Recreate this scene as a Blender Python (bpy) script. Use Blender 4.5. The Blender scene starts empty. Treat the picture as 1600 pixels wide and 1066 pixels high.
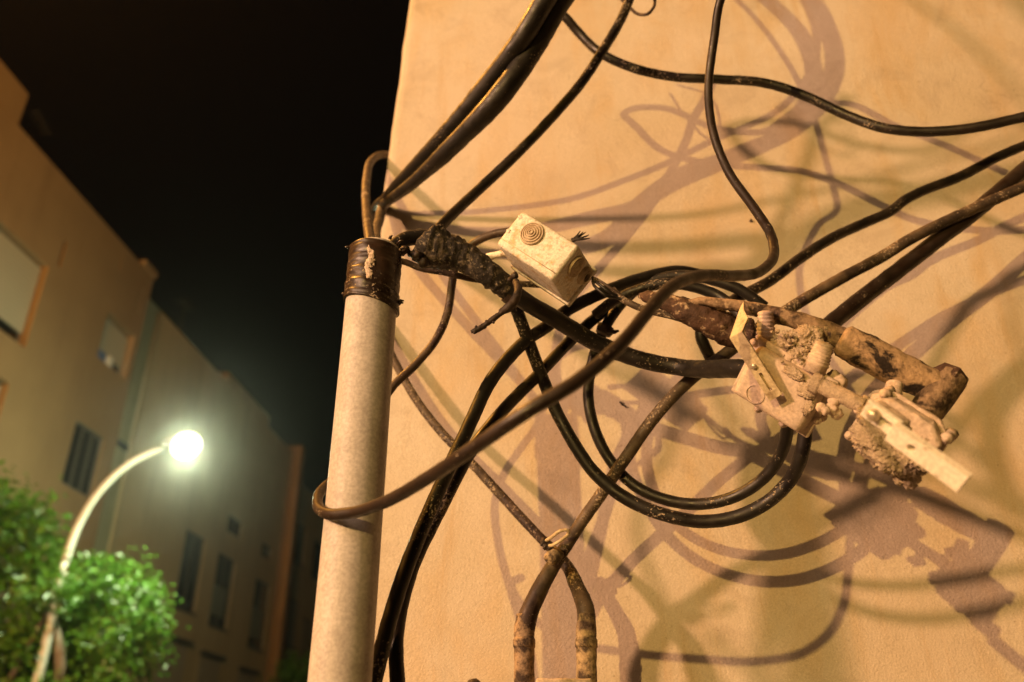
import bpy, bmesh, math, random
from mathutils import Vector, Matrix, noise
random.seed(7)
S = bpy.context.scene
COL = S.collection

# ------------------------------------------------------------------ camera, world, lamps, exposure
F, CX, CY = 1290.0, 800.0, 533.0            # focal length and centre in the photograph's pixels
MX = Vector((0.995965544, 0.054267353, 0.0714681))
MY = Vector((0.08855336, -0.46546113, -0.88062718))
MZ = Vector((-0.01452368, 0.88340307, -0.46838881))
ROT = Matrix((MX, MY, MZ))
CAM = Vector((0, 0, 1.6))
cam = bpy.data.cameras.new('camera')
cam.sensor_width = 36.0
cam.lens = 36.0 * F / 1600.0
cam.clip_start = 0.02
cam.clip_end = 600
cam.dof.use_dof = True
cam.dof.focus_distance = 1.0
cam.dof.aperture_fstop = 3.4
camo = bpy.data.objects.new('camera', cam)
COL.objects.link(camo)
camo.matrix_world = Matrix.Translation(CAM) @ ROT.to_4x4()
S.camera = camo

w = bpy.data.worlds.new('World')
S.world = w
w.use_nodes = True
bg = w.node_tree.nodes['Background']
bg.inputs['Color'].default_value = (1.0, 0.93, 0.80, 1)     # night sky over a lit town
bg.inputs['Strength'].default_value = 0.0012

S.view_settings.view_transform = 'Standard'
S.view_settings.look = 'None'
S.view_settings.exposure = 0.0
S.view_settings.gamma = 1.0
S.view_settings.use_curve_mapping = False
S.cycles.use_denoising = True
S.cycles.denoising_prefilter = 'ACCURATE'
S.cycles.max_bounces = 6
S.cycles.diffuse_bounces = 3
S.cycles.glossy_bounces = 3
S.cycles.volume_bounces = 0
S.cycles.sample_clamp_indirect = 4.0


def lamp(name, loc, power, col, radius):
    l = bpy.data.lights.new(name, 'POINT')
    l.energy = power
    l.color = col
    l.shadow_soft_size = radius
    o = bpy.data.objects.new(name, l)
    o.location = loc
    COL.objects.link(o)
    return o


WALL_Y = 1.3
HALO_DENSITY = 0.0026
def direction(az, el):
    az, el = math.radians(az), math.radians(el)
    return Vector((math.sin(az) * math.cos(el), math.cos(az) * math.cos(el), -math.sin(el)))


# sodium street lamp far behind the camera, a pinker one further left, an added, unseen broad fill close on the left
lamp('street_lamp_light', CAM - direction(26.6, 7.55) * 20.0, 11800, (1.0, 0.62, 0.175), 0.09)
lamp('lane_lamp_light', Vector((0.07, 1.3, 1.98)) - direction(51, 12.5) * 16.0, 12300, (1.0, 0.53, 0.29), 0.36)
lamp('fill_light', (-1.6, -0.6, 2.9), 105, (1.0, 0.63, 0.42), 0.6)
lamp('far_sodium_light', (-4.6, 1.7, 9.0), 3300, (1.0, 0.40, 0.06), 0.15)   # street lamp up the road, off frame

# ------------------------------------------------------------------ helpers


def ray(x, y):
    return ROT @ Vector(((x - CX) / F, -(y - CY) / F, -1.0))


def P(x, y, f=0.0):
    """point seen at photo pixel (x, y), a fraction f of the way from the wall towards the camera"""
    r = ray(x, y)
    return CAM + r * (WALL_Y * (1 - lift(f)) / r.y)


def lift(f):
    return 1.36 * f - 0.30 * f * f


def depth(x, y, f=0.0):
    return WALL_Y * (1 - lift(f)) / ray(x, y).y


def PD(x, y, d):
    return CAM + ray(x, y) * d


def pxm(x, y, f, w_):
    return w_ * depth(x, y, f) / F


def tag(o, label=None, cat=None, group=None, kind=None):
    if label: o['label'] = label
    if cat: o['category'] = cat
    if group: o['group'] = group
    if kind: o['kind'] = kind
    return o


def empty(name, loc, label, cat, group=None):
    o = bpy.data.objects.new(name, None)
    o.empty_display_size = 0.05
    COL.objects.link(o)
    o.location = loc
    return tag(o, label, cat, group)


def origin_of(o):
    v = Vector((0, 0, 0))
    while o is not None:
        v += Vector(o.location)
        o = o.parent
    return v


class MB:
    """collects verts and faces in world coordinates"""
    def __init__(self):
        self.v = []
        self.f = []
        self.sm = []

    def add(self, vs, fs, smooth=True):
        b = len(self.v)
        self.v += [tuple(p) for p in vs]
        self.f += [tuple(i + b for i in q) for q in fs]
        self.sm += [smooth] * len(fs)
        return self

    def bm(self, bm, smooth=False):
        bm.verts.index_update()
        self.add([v.co.copy() for v in bm.verts], [[v.index for v in f.verts] for f in bm.faces], smooth)
        bm.free()
        return self

    def build(self, name, mat, parent=None, loc=None):
        base = origin_of(parent) if parent is not None else (Vector(loc) if loc is not None else Vector(self.v[0]))
        me = bpy.data.meshes.new(name)
        me.from_pydata([tuple(Vector(p) - base) for p in self.v], [], self.f)
        me.polygons.foreach_set('use_smooth', self.sm)
        me.materials.append(mat)
        me.update()
        o = bpy.data.objects.new(name, me)
        COL.objects.link(o)
        if parent is not None:
            o.parent = parent
        else:
            o.location = base
        return o


def spline(pts, step):
    """centripetal-ish Catmull-Rom through pts = [(Vector, r)], resampled"""
    out = []
    n = len(pts)
    for i in range(n - 1):
        p1, r1 = pts[i]
        p2, r2 = pts[i + 1]
        p0 = pts[i - 1][0] if i > 0 else p1 * 2 - p2
        p3 = pts[i + 2][0] if i + 2 < n else p2 * 2 - p1
        d1 = max((p2 - p1).length, 1e-6)
        d0 = max((p1 - p0).length, 1e-6)
        d2 = max((p3 - p2).length, 1e-6)
        m1 = ((p1 - p0) / d0 - (p2 - p0) / (d0 + d1) + (p2 - p1) / d1) * d1
        m2 = ((p2 - p1) / d1 - (p3 - p1) / (d1 + d2) + (p3 - p2) / d2) * d1
        k = max(2, int(d1 / step))
        for j in range(k):
            t = j / k
            t2, t3 = t * t, t * t * t
            p = p1 * (2 * t3 - 3 * t2 + 1) + m1 * (t3 - 2 * t2 + t) + p2 * (-2 * t3 + 3 * t2) + m2 * (t3 - t2)
            s = t * t * (3 - 2 * t)
            out.append((p, r1 + (r2 - r1) * s))
    out.append(pts[-1])
    return out


def sweep(mb, path, seg=14, wob=0.05, wscale=90.0, seed=0.0, cap=True, smooth=True):
    n = len(path)
    vs, fs = [], []
    t = (path[1][0] - path[0][0]).normalized()
    up = Vector((0, 0, 1)) if abs(t.z) < 0.9 else Vector((1, 0, 0))
    a = t.cross(up).normalized()
    for i in range(n):
        p, r = path[i]
        if i == 0: tn = (path[1][0] - p)
        elif i == n - 1: tn = (p - path[i - 1][0])
        else: tn = path[i + 1][0] - path[i - 1][0]
        if tn.length < 1e-9: tn = t
        tn = tn.normalized()
        a = (a - tn * a.dot(tn)).normalized()
        b = tn.cross(a)
        t = tn
        for k in range(seg):
            th = 2 * math.pi * k / seg
            d = a * math.cos(th) + b * math.sin(th)
            rr = r
            if wob:
                q = (p + d * r) * wscale + Vector((seed, seed * 1.7, 0))
                rr = r * (1 + wob * (noise.noise(q) + 0.6 * noise.noise(q * 2.7)))
            vs.append(p + d * rr)
    for i in range(n - 1):
        for k in range(seg):
            k2 = (k + 1) % seg
            fs.append((i * seg + k, i * seg + k2, (i + 1) * seg + k2, (i + 1) * seg + k))
    if cap:
        fs.append(tuple(range(seg - 1, -1, -1)))
        fs.append(tuple((n - 1) * seg + k for k in range(seg)))
    mb.add(vs, fs, smooth)
    return mb


def lathe(mb, c, axis, prof, seg=24, wob=0.0, wscale=120.0, smooth=True):
    axis = axis.normalized()
    up = Vector((0, 0, 1)) if abs(axis.z) < 0.9 else Vector((1, 0, 0))
    a = axis.cross(up).normalized()
    b = axis.cross(a)
    vs, fs = [], []
    for r, h in prof:
        for k in range(seg):
            th = 2 * math.pi * k / seg
            p = c + axis * h + (a * math.cos(th) + b * math.sin(th)) * r
            if wob:
                p = p + (a * math.cos(th) + b * math.sin(th)) * (r * wob * noise.noise(p * wscale))
            vs.append(p)
    m = len(prof)
    for i in range(m - 1):
        for k in range(seg):
            k2 = (k + 1) % seg
            fs.append((i * seg + k, i * seg + k2, (i + 1) * seg + k2, (i + 1) * seg + k))
    fs.append(tuple(range(seg - 1, -1, -1)))
    fs.append(tuple((m - 1) * seg + k for k in range(seg)))
    return mb.add(vs, fs, smooth)


def obox(mb, c, e1, e2, e3, bev=0.0, seg=3, taper=0.0, wob=0.0, cuts=0, wscale=110.0, smooth=True):
    """box from corner c along the edge vectors e1, e2, e3 (taper shrinks the e3 = 0 face)"""
    bm = bmesh.new()
    mid = c + (e1 + e2) * 0.5
    vs = []
    for k in (0, 1):
        s = 1 - taper if k == 0 else 1
        for i, j in ((0, 0), (1, 0), (1, 1), (0, 1)):
            p = c + e1 * i + e2 * j
            p = mid + (p - mid) * s + e3 * k
            vs.append(bm.verts.new(p))
    for q in ((0, 1, 2, 3), (7, 6, 5, 4), (0, 4, 5, 1), (1, 5, 6, 2), (2, 6, 7, 3), (3, 7, 4, 0)):
        bm.faces.new([vs[i] for i in q])
    bmesh.ops.recalc_face_normals(bm, faces=bm.faces)
    if bev:
        bmesh.ops.bevel(bm, geom=bm.edges[:], offset=bev, segments=seg, affect='EDGES', profile=0.5)
    if cuts:
        bmesh.ops.triangulate(bm, faces=bm.faces)
        for _ in range(cuts):
            bmesh.ops.subdivide_edges(bm, edges=[e for e in bm.edges if e.calc_length() > 0.0025], cuts=1, use_grid_fill=True)
    if wob:
        bm.normal_update()
        for v in bm.verts:
            q = v.co * wscale
            v.co += v.normal * wob * (noise.noise(q) + 0.5 * noise.noise(q * 2.3))
    return mb.bm(bm, smooth)


def lump(mb, c, r, sub=4, amp=0.35, sc=1.6, seed=0.0, squash=None, fine=0.10):
    """a rough blob; r is a radius or three semi-axis vectors"""
    bm = bmesh.new()
    bmesh.ops.create_icosphere(bm, subdivisions=sub, radius=1.0)
    for v in bm.verts:
        d = v.co.normalized()
        q = d * sc + Vector((seed, seed * 0.37, -seed))
        k = 1 + amp * noise.noise(q) + amp * 0.6 * noise.noise(q * 2.3) + fine * noise.noise(q * 7.0) + fine * 0.7 * noise.noise(q * 15.0)
        d = d * k
        if squash is not None:
            v.co = c + squash[0] * d.x + squash[1] * d.y + squash[2] * d.z
        else:
            v.co = c + d * r
    return mb.bm(bm, True)


def plate(mb, o, ex, ey, outline, holes, thick, bev=0.0):
    """flat plate with holes: outline / holes in 2D (metres), placed at o with unit axes ex, ey, thickness along ex x ey"""
    cu = bpy.data.curves.new('plate_curve', 'CURVE')
    cu.dimensions = '2D'
    cu.fill_mode = 'BOTH'
    cu.extrude = thick * 0.5
    cu.bevel_depth = bev
    cu.bevel_resolution = 1
    for poly in [outline] + holes:
        s = cu.splines.new('POLY')
        s.points.add(len(poly) - 1)
        for q, (x, y) in zip(s.points, poly):
            q.co = (x, y, 0, 1)
        s.use_cyclic_u = True
    tmp = bpy.data.objects.new('plate_tmp', cu)
    COL.objects.link(tmp)
    dg = bpy.context.evaluated_depsgraph_get()
    me = bpy.data.meshes.new_from_object(tmp.evaluated_get(dg))
    ez = ex.cross(ey)
    vs = [o + ex * v.co.x + ey * v.co.y + ez * v.co.z for v in me.vertices]
    fs = [tuple(p.vertices) for p in me.polygons]
    bpy.data.objects.remove(tmp)
    bpy.data.curves.remove(cu)
    bpy.data.meshes.remove(me)
    return mb.add(vs, fs, False)


def circ(x, y, r, n=20, sx=1.0):
    return [(x + r * sx * math.cos(2 * math.pi * k / n), y + r * math.sin(2 * math.pi * k / n)) for k in range(n)]


# ------------------------------------------------------------------ materials


def newmat(name):
    m = bpy.data.materials.new(name)
    m.use_nodes = True
    nt = m.node_tree
    b = nt.nodes['Principled BSDF']
    tc = nt.nodes.new('ShaderNodeTexCoord')
    return m, nt, b, tc


def nz(nt, tc, scale, detail=4, rough=0.6, dist=0.0, sc3=None):
    n = nt.nodes.new('ShaderNodeTexNoise')
    n.inputs['Scale'].default_value = scale
    n.inputs['Detail'].default_value = detail
    n.inputs['Roughness'].default_value = rough
    n.inputs['Distortion'].default_value = dist
    if sc3:
        mp = nt.nodes.new('ShaderNodeMapping')
        mp.inputs['Scale'].default_value = sc3
        nt.links.new(tc.outputs['Object'], mp.inputs['Vector'])
        nt.links.new(mp.outputs['Vector'], n.inputs['Vector'])
    else:
        nt.links.new(tc.outputs['Object'], n.inputs['Vector'])
    return n.outputs['Fac']


def ramp(nt, fac, stops):
    r = nt.nodes.new('ShaderNodeValToRGB')
    e = r.color_ramp.elements
    while len(e) < len(stops):
        e.new(0.5)
    for q, (pos, c) in zip(e, stops):
        q.position = pos
        q.color = c if len(c) == 4 else (*c, 1)
    nt.links.new(fac, r.inputs['Fac'])
    return r.outputs['Color']


def g(v):
    return (v, v, v)


def mix(nt, fac, a, b, mode='MIX'):
    m = nt.nodes.new('ShaderNodeMix')
    m.data_type = 'RGBA'
    m.blend_type = mode
    for s, v in ((m.inputs[0], fac), (m.inputs[6], a), (m.inputs[7], b)):
        if hasattr(v, 'is_output') or hasattr(v, 'links'):
            nt.links.new(v, s)
        elif isinstance(v, tuple):
            s.default_value = (*v, 1) if len(v) == 3 else v
        else:
            s.default_value = v
    return m.outputs[2]


def bump(nt, b, h, strength, dist, prev=None):
    n = nt.nodes.new('ShaderNodeBump')
    n.inputs['Strength'].default_value = strength
    n.inputs['Distance'].default_value = dist
    nt.links.new(h, n.inputs['Height'])
    if prev is not None:
        nt.links.new(prev, n.inputs['Normal'])
    nt.links.new(n.outputs['Normal'], b.inputs['Normal'])
    return n.outputs['Normal']


def rubber(name, base, dust, amount, specks, rough=0.42):
    """dark cable sheath with dust film and dried cement specks"""
    m, nt, b, tc = newmat(name)
    big = nz(nt, tc, 22, 5, 0.65)
    film = ramp(nt, big, [(0.42, g(0)), (0.75, g(amount))])
    c = mix(nt, film, base, dust)
    sp = nz(nt, tc, 260, 3, 0.7)
    zone = nz(nt, tc, 14, 3, 0.6)
    spk = ramp(nt, mix(nt, 0.42, sp, zone), [(0.575 - specks, g(0)), (0.61 - specks, g(1))])
    c = mix(nt, spk, c, (0.36, 0.29, 0.20))
    nt.links.new(c, b.inputs['Base Color'])
    rr = ramp(nt, nz(nt, tc, 60, 4), [(0.3, g(rough - 0.1)), (0.7, g(rough + 0.25))])
    nt.links.new(mix(nt, spk, rr, (0.9, 0.9, 0.9)), b.inputs['Roughness'])
    b.inputs['Specular IOR Level'].default_value = 0.42
    n1 = bump(nt, b, spk, 0.5, 0.0012)
    bump(nt, b, nz(nt, tc, 420, 3), 0.12, 0.0008, n1)
    return m


def dirty(name, base, dark, lo, hi, scale=45, grain=400, bstr=0.7, rough=0.85, third=None, spec=0.25, bd=0.0015):
    """pale thing with dark dirt (or the other way round), rough"""
    m, nt, b, tc = newmat(name)
    c = mix(nt, ramp(nt, nz(nt, tc, scale, 7, 0.68, 0.3), [(lo, g(0)), (hi, g(1))]), base, dark)
    if third:
        c = mix(nt, ramp(nt, nz(nt, tc, scale * 2.6, 5, 0.7), [(0.55, g(0)), (0.66, g(1))]), c, third)
    c = mix(nt, ramp(nt, nz(nt, tc, grain, 2, 0.6), [(0.35, g(0.75)), (0.65, g(1.0))]), (0, 0, 0), c)
    nt.links.new(c, b.inputs['Base Color'])
    b.inputs['Roughness'].default_value = rough
    b.inputs['Specular IOR Level'].default_value = spec
    n1 = bump(nt, b, nz(nt, tc, scale * 2.2, 6, 0.7), bstr, bd * 2)
    bump(nt, b, nz(nt, tc, grain, 4, 0.65), bstr, bd, n1)
    return m


def plain(name, col, rough=0.6, var=0.15, scale=3.0, metal=0.0, bs=0.0):
    m, nt, b, tc = newmat(name)
    c = mix(nt, nz(nt, tc, scale, 5), tuple(x * (1 - var) for x in col), tuple(min(1, x * (1 + var)) for x in col))
    nt.links.new(c, b.inputs['Base Color'])
    b.inputs['Roughness'].default_value = rough
    b.inputs['Metallic'].default_value = metal
    if bs:
        bump(nt, b, nz(nt, tc, scale * 20, 3), bs, 0.01)
    return m


def plaster():
    m, nt, b, tc = newmat('painted_plaster')
    cream = (0.66, 0.60, 0.50)
    c = mix(nt, ramp(nt, nz(nt, tc, 3.2, 6, 0.62, 0.5), [(0.35, g(0)), (0.70, g(1))]), cream, (0.56, 0.49, 0.36))
    # yellower tone in drawn-out noise drifts
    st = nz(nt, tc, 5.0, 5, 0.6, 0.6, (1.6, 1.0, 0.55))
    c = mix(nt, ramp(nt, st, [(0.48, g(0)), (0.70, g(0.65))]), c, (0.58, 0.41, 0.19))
    # grey grime
    c = mix(nt, ramp(nt, nz(nt, tc, 9.0, 7, 0.7, 0.8), [(0.52, g(0)), (0.76, g(0.6))]), c, (0.36, 0.30, 0.23))
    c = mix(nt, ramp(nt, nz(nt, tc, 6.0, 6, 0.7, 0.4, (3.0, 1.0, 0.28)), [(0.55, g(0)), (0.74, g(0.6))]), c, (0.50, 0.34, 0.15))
    c = mix(nt, ramp(nt, nz(nt, tc, 1.3, 4, 0.6), [(0.40, g(0)), (0.66, g(0.45))]), c, (0.60, 0.47, 0.36))
    vo = nt.nodes.new('ShaderNodeTexVoronoi')
    vo.feature = 'DISTANCE_TO_EDGE'
    vo.inputs['Scale'].default_value = 2.3
    wq = nt.nodes.new('ShaderNodeVectorMath')
    wn = nt.nodes.new('ShaderNodeTexNoise')
    wn.inputs['Scale'].default_value = 7.0
    wn.inputs['Detail'].default_value = 6
    nt.links.new(tc.outputs['Object'], wn.inputs['Vector'])
    wq.operation = 'MULTIPLY_ADD'
    wq.inputs[1].default_value = (0.28, 0.28, 0.28)
    nt.links.new(wn.outputs['Color'], wq.inputs[0])
    nt.links.new(tc.outputs['Object'], wq.inputs[2])
    nt.links.new(wq.outputs[0], vo.inputs['Vector'])
    ck = ramp(nt, vo.outputs['Distance'], [(0.0, g(0.4)), (0.004, g(0))])
    ck = mix(nt, ramp(nt, nz(nt, tc, 3.1, 3), [(0.60, g(0)), (0.68, g(1))]), (0, 0, 0), ck)
    c = mix(nt, ck, c, (0.20, 0.15, 0.10))
    # fine dark pits
    c = mix(nt, ramp(nt, nz(nt, tc, 150, 2, 0.5), [(0.70, g(0)), (0.76, g(0.55))]), c, (0.25, 0.19, 0.12))
    c = mix(nt, ramp(nt, nz(nt, tc, 520, 2, 0.5), [(0.3, g(0.74)), (0.7, g(1))]), (0.12, 0.09, 0.05), c)
    nt.links.new(c, b.inputs['Base Color'])
    b.inputs['Roughness'].default_value = 0.9
    b.inputs['Specular IOR Level'].default_value = 0.15
    n1 = bump(nt, b, nz(nt, tc, 30, 5, 0.6), 0.25, 0.006)
    n2 = bump(nt, b, nz(nt, tc, 290, 4, 0.65), 0.55, 0.0030, n1)
    return m


M = dict(
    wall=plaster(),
    black=rubber('black_rubber', (0.007, 0.006, 0.005), (0.045, 0.032, 0.022), 0.22, -0.03, 0.42),
    dusty=rubber('dusty_black_rubber', (0.008, 0.0065, 0.005), (0.065, 0.045, 0.028), 0.36, -0.015, 0.36),
    brown=rubber('brown_cable_sheath', (0.014, 0.008, 0.005), (0.048, 0.029, 0.018), 0.35, -0.03, 0.42),
    crust=rubber('cement_spattered_cable', (0.026, 0.017, 0.011), (0.20, 0.145, 0.09), 0.7, 0.025, 0.6),
    thin=rubber('brown_thin_cable', (0.036, 0.022, 0.014), (0.15, 0.10, 0.06), 0.5, 0.0, 0.5),
    pvc=dirty('white_plastic_pipe', (0.50, 0.47, 0.44), (0.35, 0.32, 0.29), 0.46, 0.80, 28, 260, 0.07, 0.5, None, 0.3, 0.0005),
    tape=rubber('brown_black_tape', (0.016, 0.010, 0.007), (0.07, 0.04, 0.024), 0.5, -0.02, 0.3),
    cloth=dirty('old_insulating_tape', (0.022, 0.018, 0.015), (0.20, 0.16, 0.11), 0.52, 0.70, 60, 300, 0.9, 0.6, (0.30, 0.25, 0.18), 0.3),
    plastic=dirty('spattered_grey_plastic', (0.80, 0.76, 0.64), (0.62, 0.46, 0.24), 0.52, 0.66, 70, 300, 0.5, 0.7, (0.52, 0.45, 0.34), 0.25, 0.0014),
    grommet=dirty('grey_rubber_grommet', (0.58, 0.48, 0.34), (0.44, 0.34, 0.22), 0.4, 0.7, 60, 300, 0.2, 0.65, None, 0.3, 0.0006),
    cast=dirty('cement_dusted_casting', (0.58, 0.47, 0.37), (0.40, 0.30, 0.20), 0.50, 0.74, 40, 260, 0.45, 0.85, (0.60, 0.47, 0.34), 0.2, 0.001),
    mortar=dirty('dry_mortar', (0.66, 0.53, 0.38), (0.46, 0.35, 0.23), 0.48, 0.75, 70, 420, 0.8, 0.95, None, 0.1, 0.003),
    arm=dirty('dirty_steel_conduit', (0.30, 0.21, 0.13), (0.035, 0.022, 0.014), 0.44, 0.58, 32, 260, 0.8, 0.8, (0.36, 0.27, 0.17), 0.25),
    sleeve=dirty('dirty_brown_wrapping', (0.085, 0.045, 0.028), (0.030, 0.018, 0.012), 0.4, 0.65, 26, 260, 1.0, 0.75, (0.44, 0.33, 0.21), 0.3),
    stub=dirty('stained_conduit', (0.055, 0.038, 0.025), (0.46, 0.35, 0.20), 0.42, 0.56, 38, 300, 0.6, 0.7, (0.12, 0.09, 0.05), 0.3, 0.001),
    blotch=dirty('blotched_sleeve', (0.40, 0.28, 0.16), (0.020, 0.014, 0.010), 0.47, 0.55, 24, 260, 0.8, 0.8, (0.26, 0.18, 0.10), 0.25),
    bar=dirty('painted_white_bar', (0.86, 0.80, 0.66), (0.30, 0.20, 0.10), 0.56, 0.70, 55, 300, 0.25, 0.6, None, 0.3, 0.0006),
    strap=dirty('galvanised_strap', (0.60, 0.50, 0.31), (0.24, 0.17, 0.09), 0.5, 0.72, 60, 300, 0.4, 0.5, None, 0.4, 0.0008),
    rust=dirty('rusty_metal', (0.040, 0.024, 0.015), (0.016, 0.011, 0.008), 0.45, 0.65, 70, 300, 0.6, 0.6, None, 0.4, 0.0008),
    bolt=plain('bright_bolt', (0.55, 0.48, 0.36), 0.35, 0.2, 80, 0.6),
    dark=plain('dark_void', (0.02, 0.016, 0.012), 0.8, 0.2, 60),
    facade=plain('warm_facade_render', (0.40, 0.30, 0.20), 0.9, 0.12, 0.6, 0, 0.1),
    facade2=plain('pale_facade_render', (0.36, 0.33, 0.27), 0.9, 0.14, 0.5, 0, 0.1),
    shutter=plain('beige_roller_shutter', (0.42, 0.38, 0.30), 0.7, 0.06, 2.0),
    frame=plain('window_frame_paint', (0.10, 0.095, 0.085), 0.6, 0.1, 2.0),
    curtain=plain('pale_curtain', (0.22, 0.27, 0.24), 0.8, 0.1, 3.0),
    blue=plain('blue_cloth', (0.08, 0.14, 0.34), 0.8, 0.1, 3.0),
    white=plain('white_cloth', (0.75, 0.75, 0.75), 0.8, 0.05, 3.0),
    steel=plain('galvanised_lamp_post', (0.50, 0.51, 0.47), 0.5, 0.08, 4.0),
    bark=plain('tree_bark', (0.16, 0.13, 0.10), 0.9, 0.3, 6.0, 0, 0.4),
    asphalt=plain('asphalt', (0.05, 0.048, 0.045), 0.9, 0.2, 4.0, 0, 0.3),
    paving=plain('concrete_paving', (0.24, 0.22, 0.20), 0.9, 0.15, 3.0, 0, 0.3),
)


def render_mat(name, col, dark):
    m, nt, b, tc = newmat(name)
    c = mix(nt, ramp(nt, nz(nt, tc, 0.7, 6, 0.65), [(0.3, g(0)), (0.75, g(1))]), col, tuple(x * 0.78 for x in col))
    c = mix(nt, ramp(nt, nz(nt, tc, 1.0, 5, 0.7, 0.2, (2.2, 2.2, 0.18)), [(0.52, g(0)), (0.80, g(0.6))]), c, dark)
    nt.links.new(c, b.inputs['Base Color'])
    b.inputs['Roughness'].default_value = 0.9
    bump(nt, b, nz(nt, tc, 6, 5), 0.25, 0.02)
    return m


M['facade'] = render_mat('warm_facade_render', (0.31, 0.21, 0.115), (0.16, 0.10, 0.05))
M['ochre'] = render_mat('ochre_render', (0.34, 0.19, 0.08), (0.2, 0.11, 0.05))
M['facade2'] = render_mat('pale_facade_render', (0.60, 0.50, 0.30), (0.28, 0.23, 0.15))


def glass_mat():
    m, nt, b, tc = newmat('dark_window_glass')
    b.inputs['Base Color'].default_value = (0.012, 0.013, 0.014, 1)
    b.inputs['Roughness'].default_value = 0.12
    return m


def leaf_mat(name, c1, c2):
    m, nt, b, tc = newmat(name)
    c = mix(nt, nz(nt, tc, 3.0, 3), c1, c2)
    nt.links.new(c, b.inputs['Base Color'])
    b.inputs['Roughness'].default_value = 0.38
    b.inputs['Specular IOR Level'].default_value = 0.5
    tr = nt.nodes.new('ShaderNodeBsdfTranslucent')
    nt.links.new(mix(nt, 0.5, c, (0.10, 0.26, 0.02)), tr.inputs['Color'])
    mx = nt.nodes.new('ShaderNodeMixShader')
    mx.inputs[0].default_value = 0.3
    nt.links.new(b.outputs[0], mx.inputs[1])
    nt.links.new(tr.outputs[0], mx.inputs[2])
    nt.links.new(mx.outputs[0], nt.nodes['Material Output'].inputs['Surface'])
    return m


def glow_mat():
    m, nt, b, tc = newmat('glowing_lamp_glass')
    b.inputs['Base Color'].default_value = (0.8, 0.8, 0.8, 1)
    b.inputs['Emission Color'].default_value = (0.86, 1.0, 0.66, 1)
    b.inputs['Emission Strength'].default_value = 3.5
    m.cycles.emission_sampling = 'NONE'
    return m


M['glass'] = glass_mat()
M['leaf'] = leaf_mat('green_leaves', (0.05, 0.14, 0.010), (0.10, 0.24, 0.016))
M['glow'] = glow_mat()

# ------------------------------------------------------------------ ground


def sheet(name, x0, x1, y0, y1, z, mat):
    mb = MB().add([(x0, y0, z), (x1, y0, z), (x1, y1, z), (x0, y1, z)], [(0, 1, 2, 3)], False)
    return tag(mb.build(name, mat, None, (x0, y0, z)), kind='structure')


sheet('ground', -150, 150, -150, 250, -0.02, M['asphalt'])
mb = MB()
obox(mb, Vector((-10.0, -30, -0.019)), Vector((3.6, 0, 0)), Vector((0, 90, 0)), Vector((0, 0, 0.14)), 0.01, 1)
tag(mb.build('pavement', M['paving'], None, (-10, -30, 0)), kind='structure')

# ------------------------------------------------------------------ the near wall
pa, pb = P(640, 0), P(607, 240)


def edge_x(z):
    return pb.x + (pa.x - pb.x) * (z - pb.z) / (pa.z - pb.z)


def i_edge(u):
    return u < 0.012


def build_wall():
    mb = MB()
    nx, nz_ = 110, 150
    xs = [(i / nx) for i in range(nx + 1)]
    zs = [5.2 * j / nz_ for j in range(nz_ + 1)]
    vs, fs = [], []
    for z in zs:
        e = edge_x(z) + 0.003 * noise.noise(Vector((z * 9, 0, 3))) + 0.0015 * noise.noise(Vector((z * 40, 1, 3)))
        for u in xs:
            x = e + (2.6 - e) * u ** 1.25
            y = WALL_Y + 0.004 * noise.noise(Vector((x * 3, z * 3, 0))) + 0.0012 * noise.noise(Vector((x * 13, z * 13, 5)))
            if u == 0: y += 0.004
            if i_edge(u): x += 0.010 * max(0.0, noise.noise(Vector((z * 17, 7, 1))) - 0.18) * (1 if u == 0 else 0.5)
            vs.append((x, y, z))
    n = nx + 1
    for j in range(nz_):
        for i in range(nx):
            a = j * n + i
            fs.append((a, a + 1, a + n + 1, a + n))
    mb.add(vs, fs, True)
    # side face along the street, back, top
    side = []
    for j, z in enumerate(zs):
        side.append(vs[j * n])
    b = [(p[0], WALL_Y + 0.9, p[2]) for p in side]
    sv = side + b
    m_ = len(side)
    mb.add(sv, [(j, j + 1, m_ + j + 1, m_ + j) for j in range(m_ - 1)], False)
    top = [vs[nz_ * n], vs[nz_ * n + nx], (2.6, WALL_Y + 0.9, 5.2), b[-1]]
    mb.add(top, [(0, 1, 2, 3)], False)
    back = [b[0], b[-1], (2.6, WALL_Y + 0.9, 5.2), (2.6, WALL_Y + 0.9, 0)]
    mb.add(back, [(0, 1, 2, 3)], False)
    mb.add([vs[nx], vs[nz_ * n + nx], (2.6, WALL_Y + 0.9, 5.2), (2.6, WALL_Y + 0.9, 0)], [(0, 1, 2, 3)], False)
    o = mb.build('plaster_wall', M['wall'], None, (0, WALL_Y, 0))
    return tag(o, 'cream plaster wall crossed by cables and their shadows', 'wall')


build_wall()

# ------------------------------------------------------------------ buildings down the street


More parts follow.
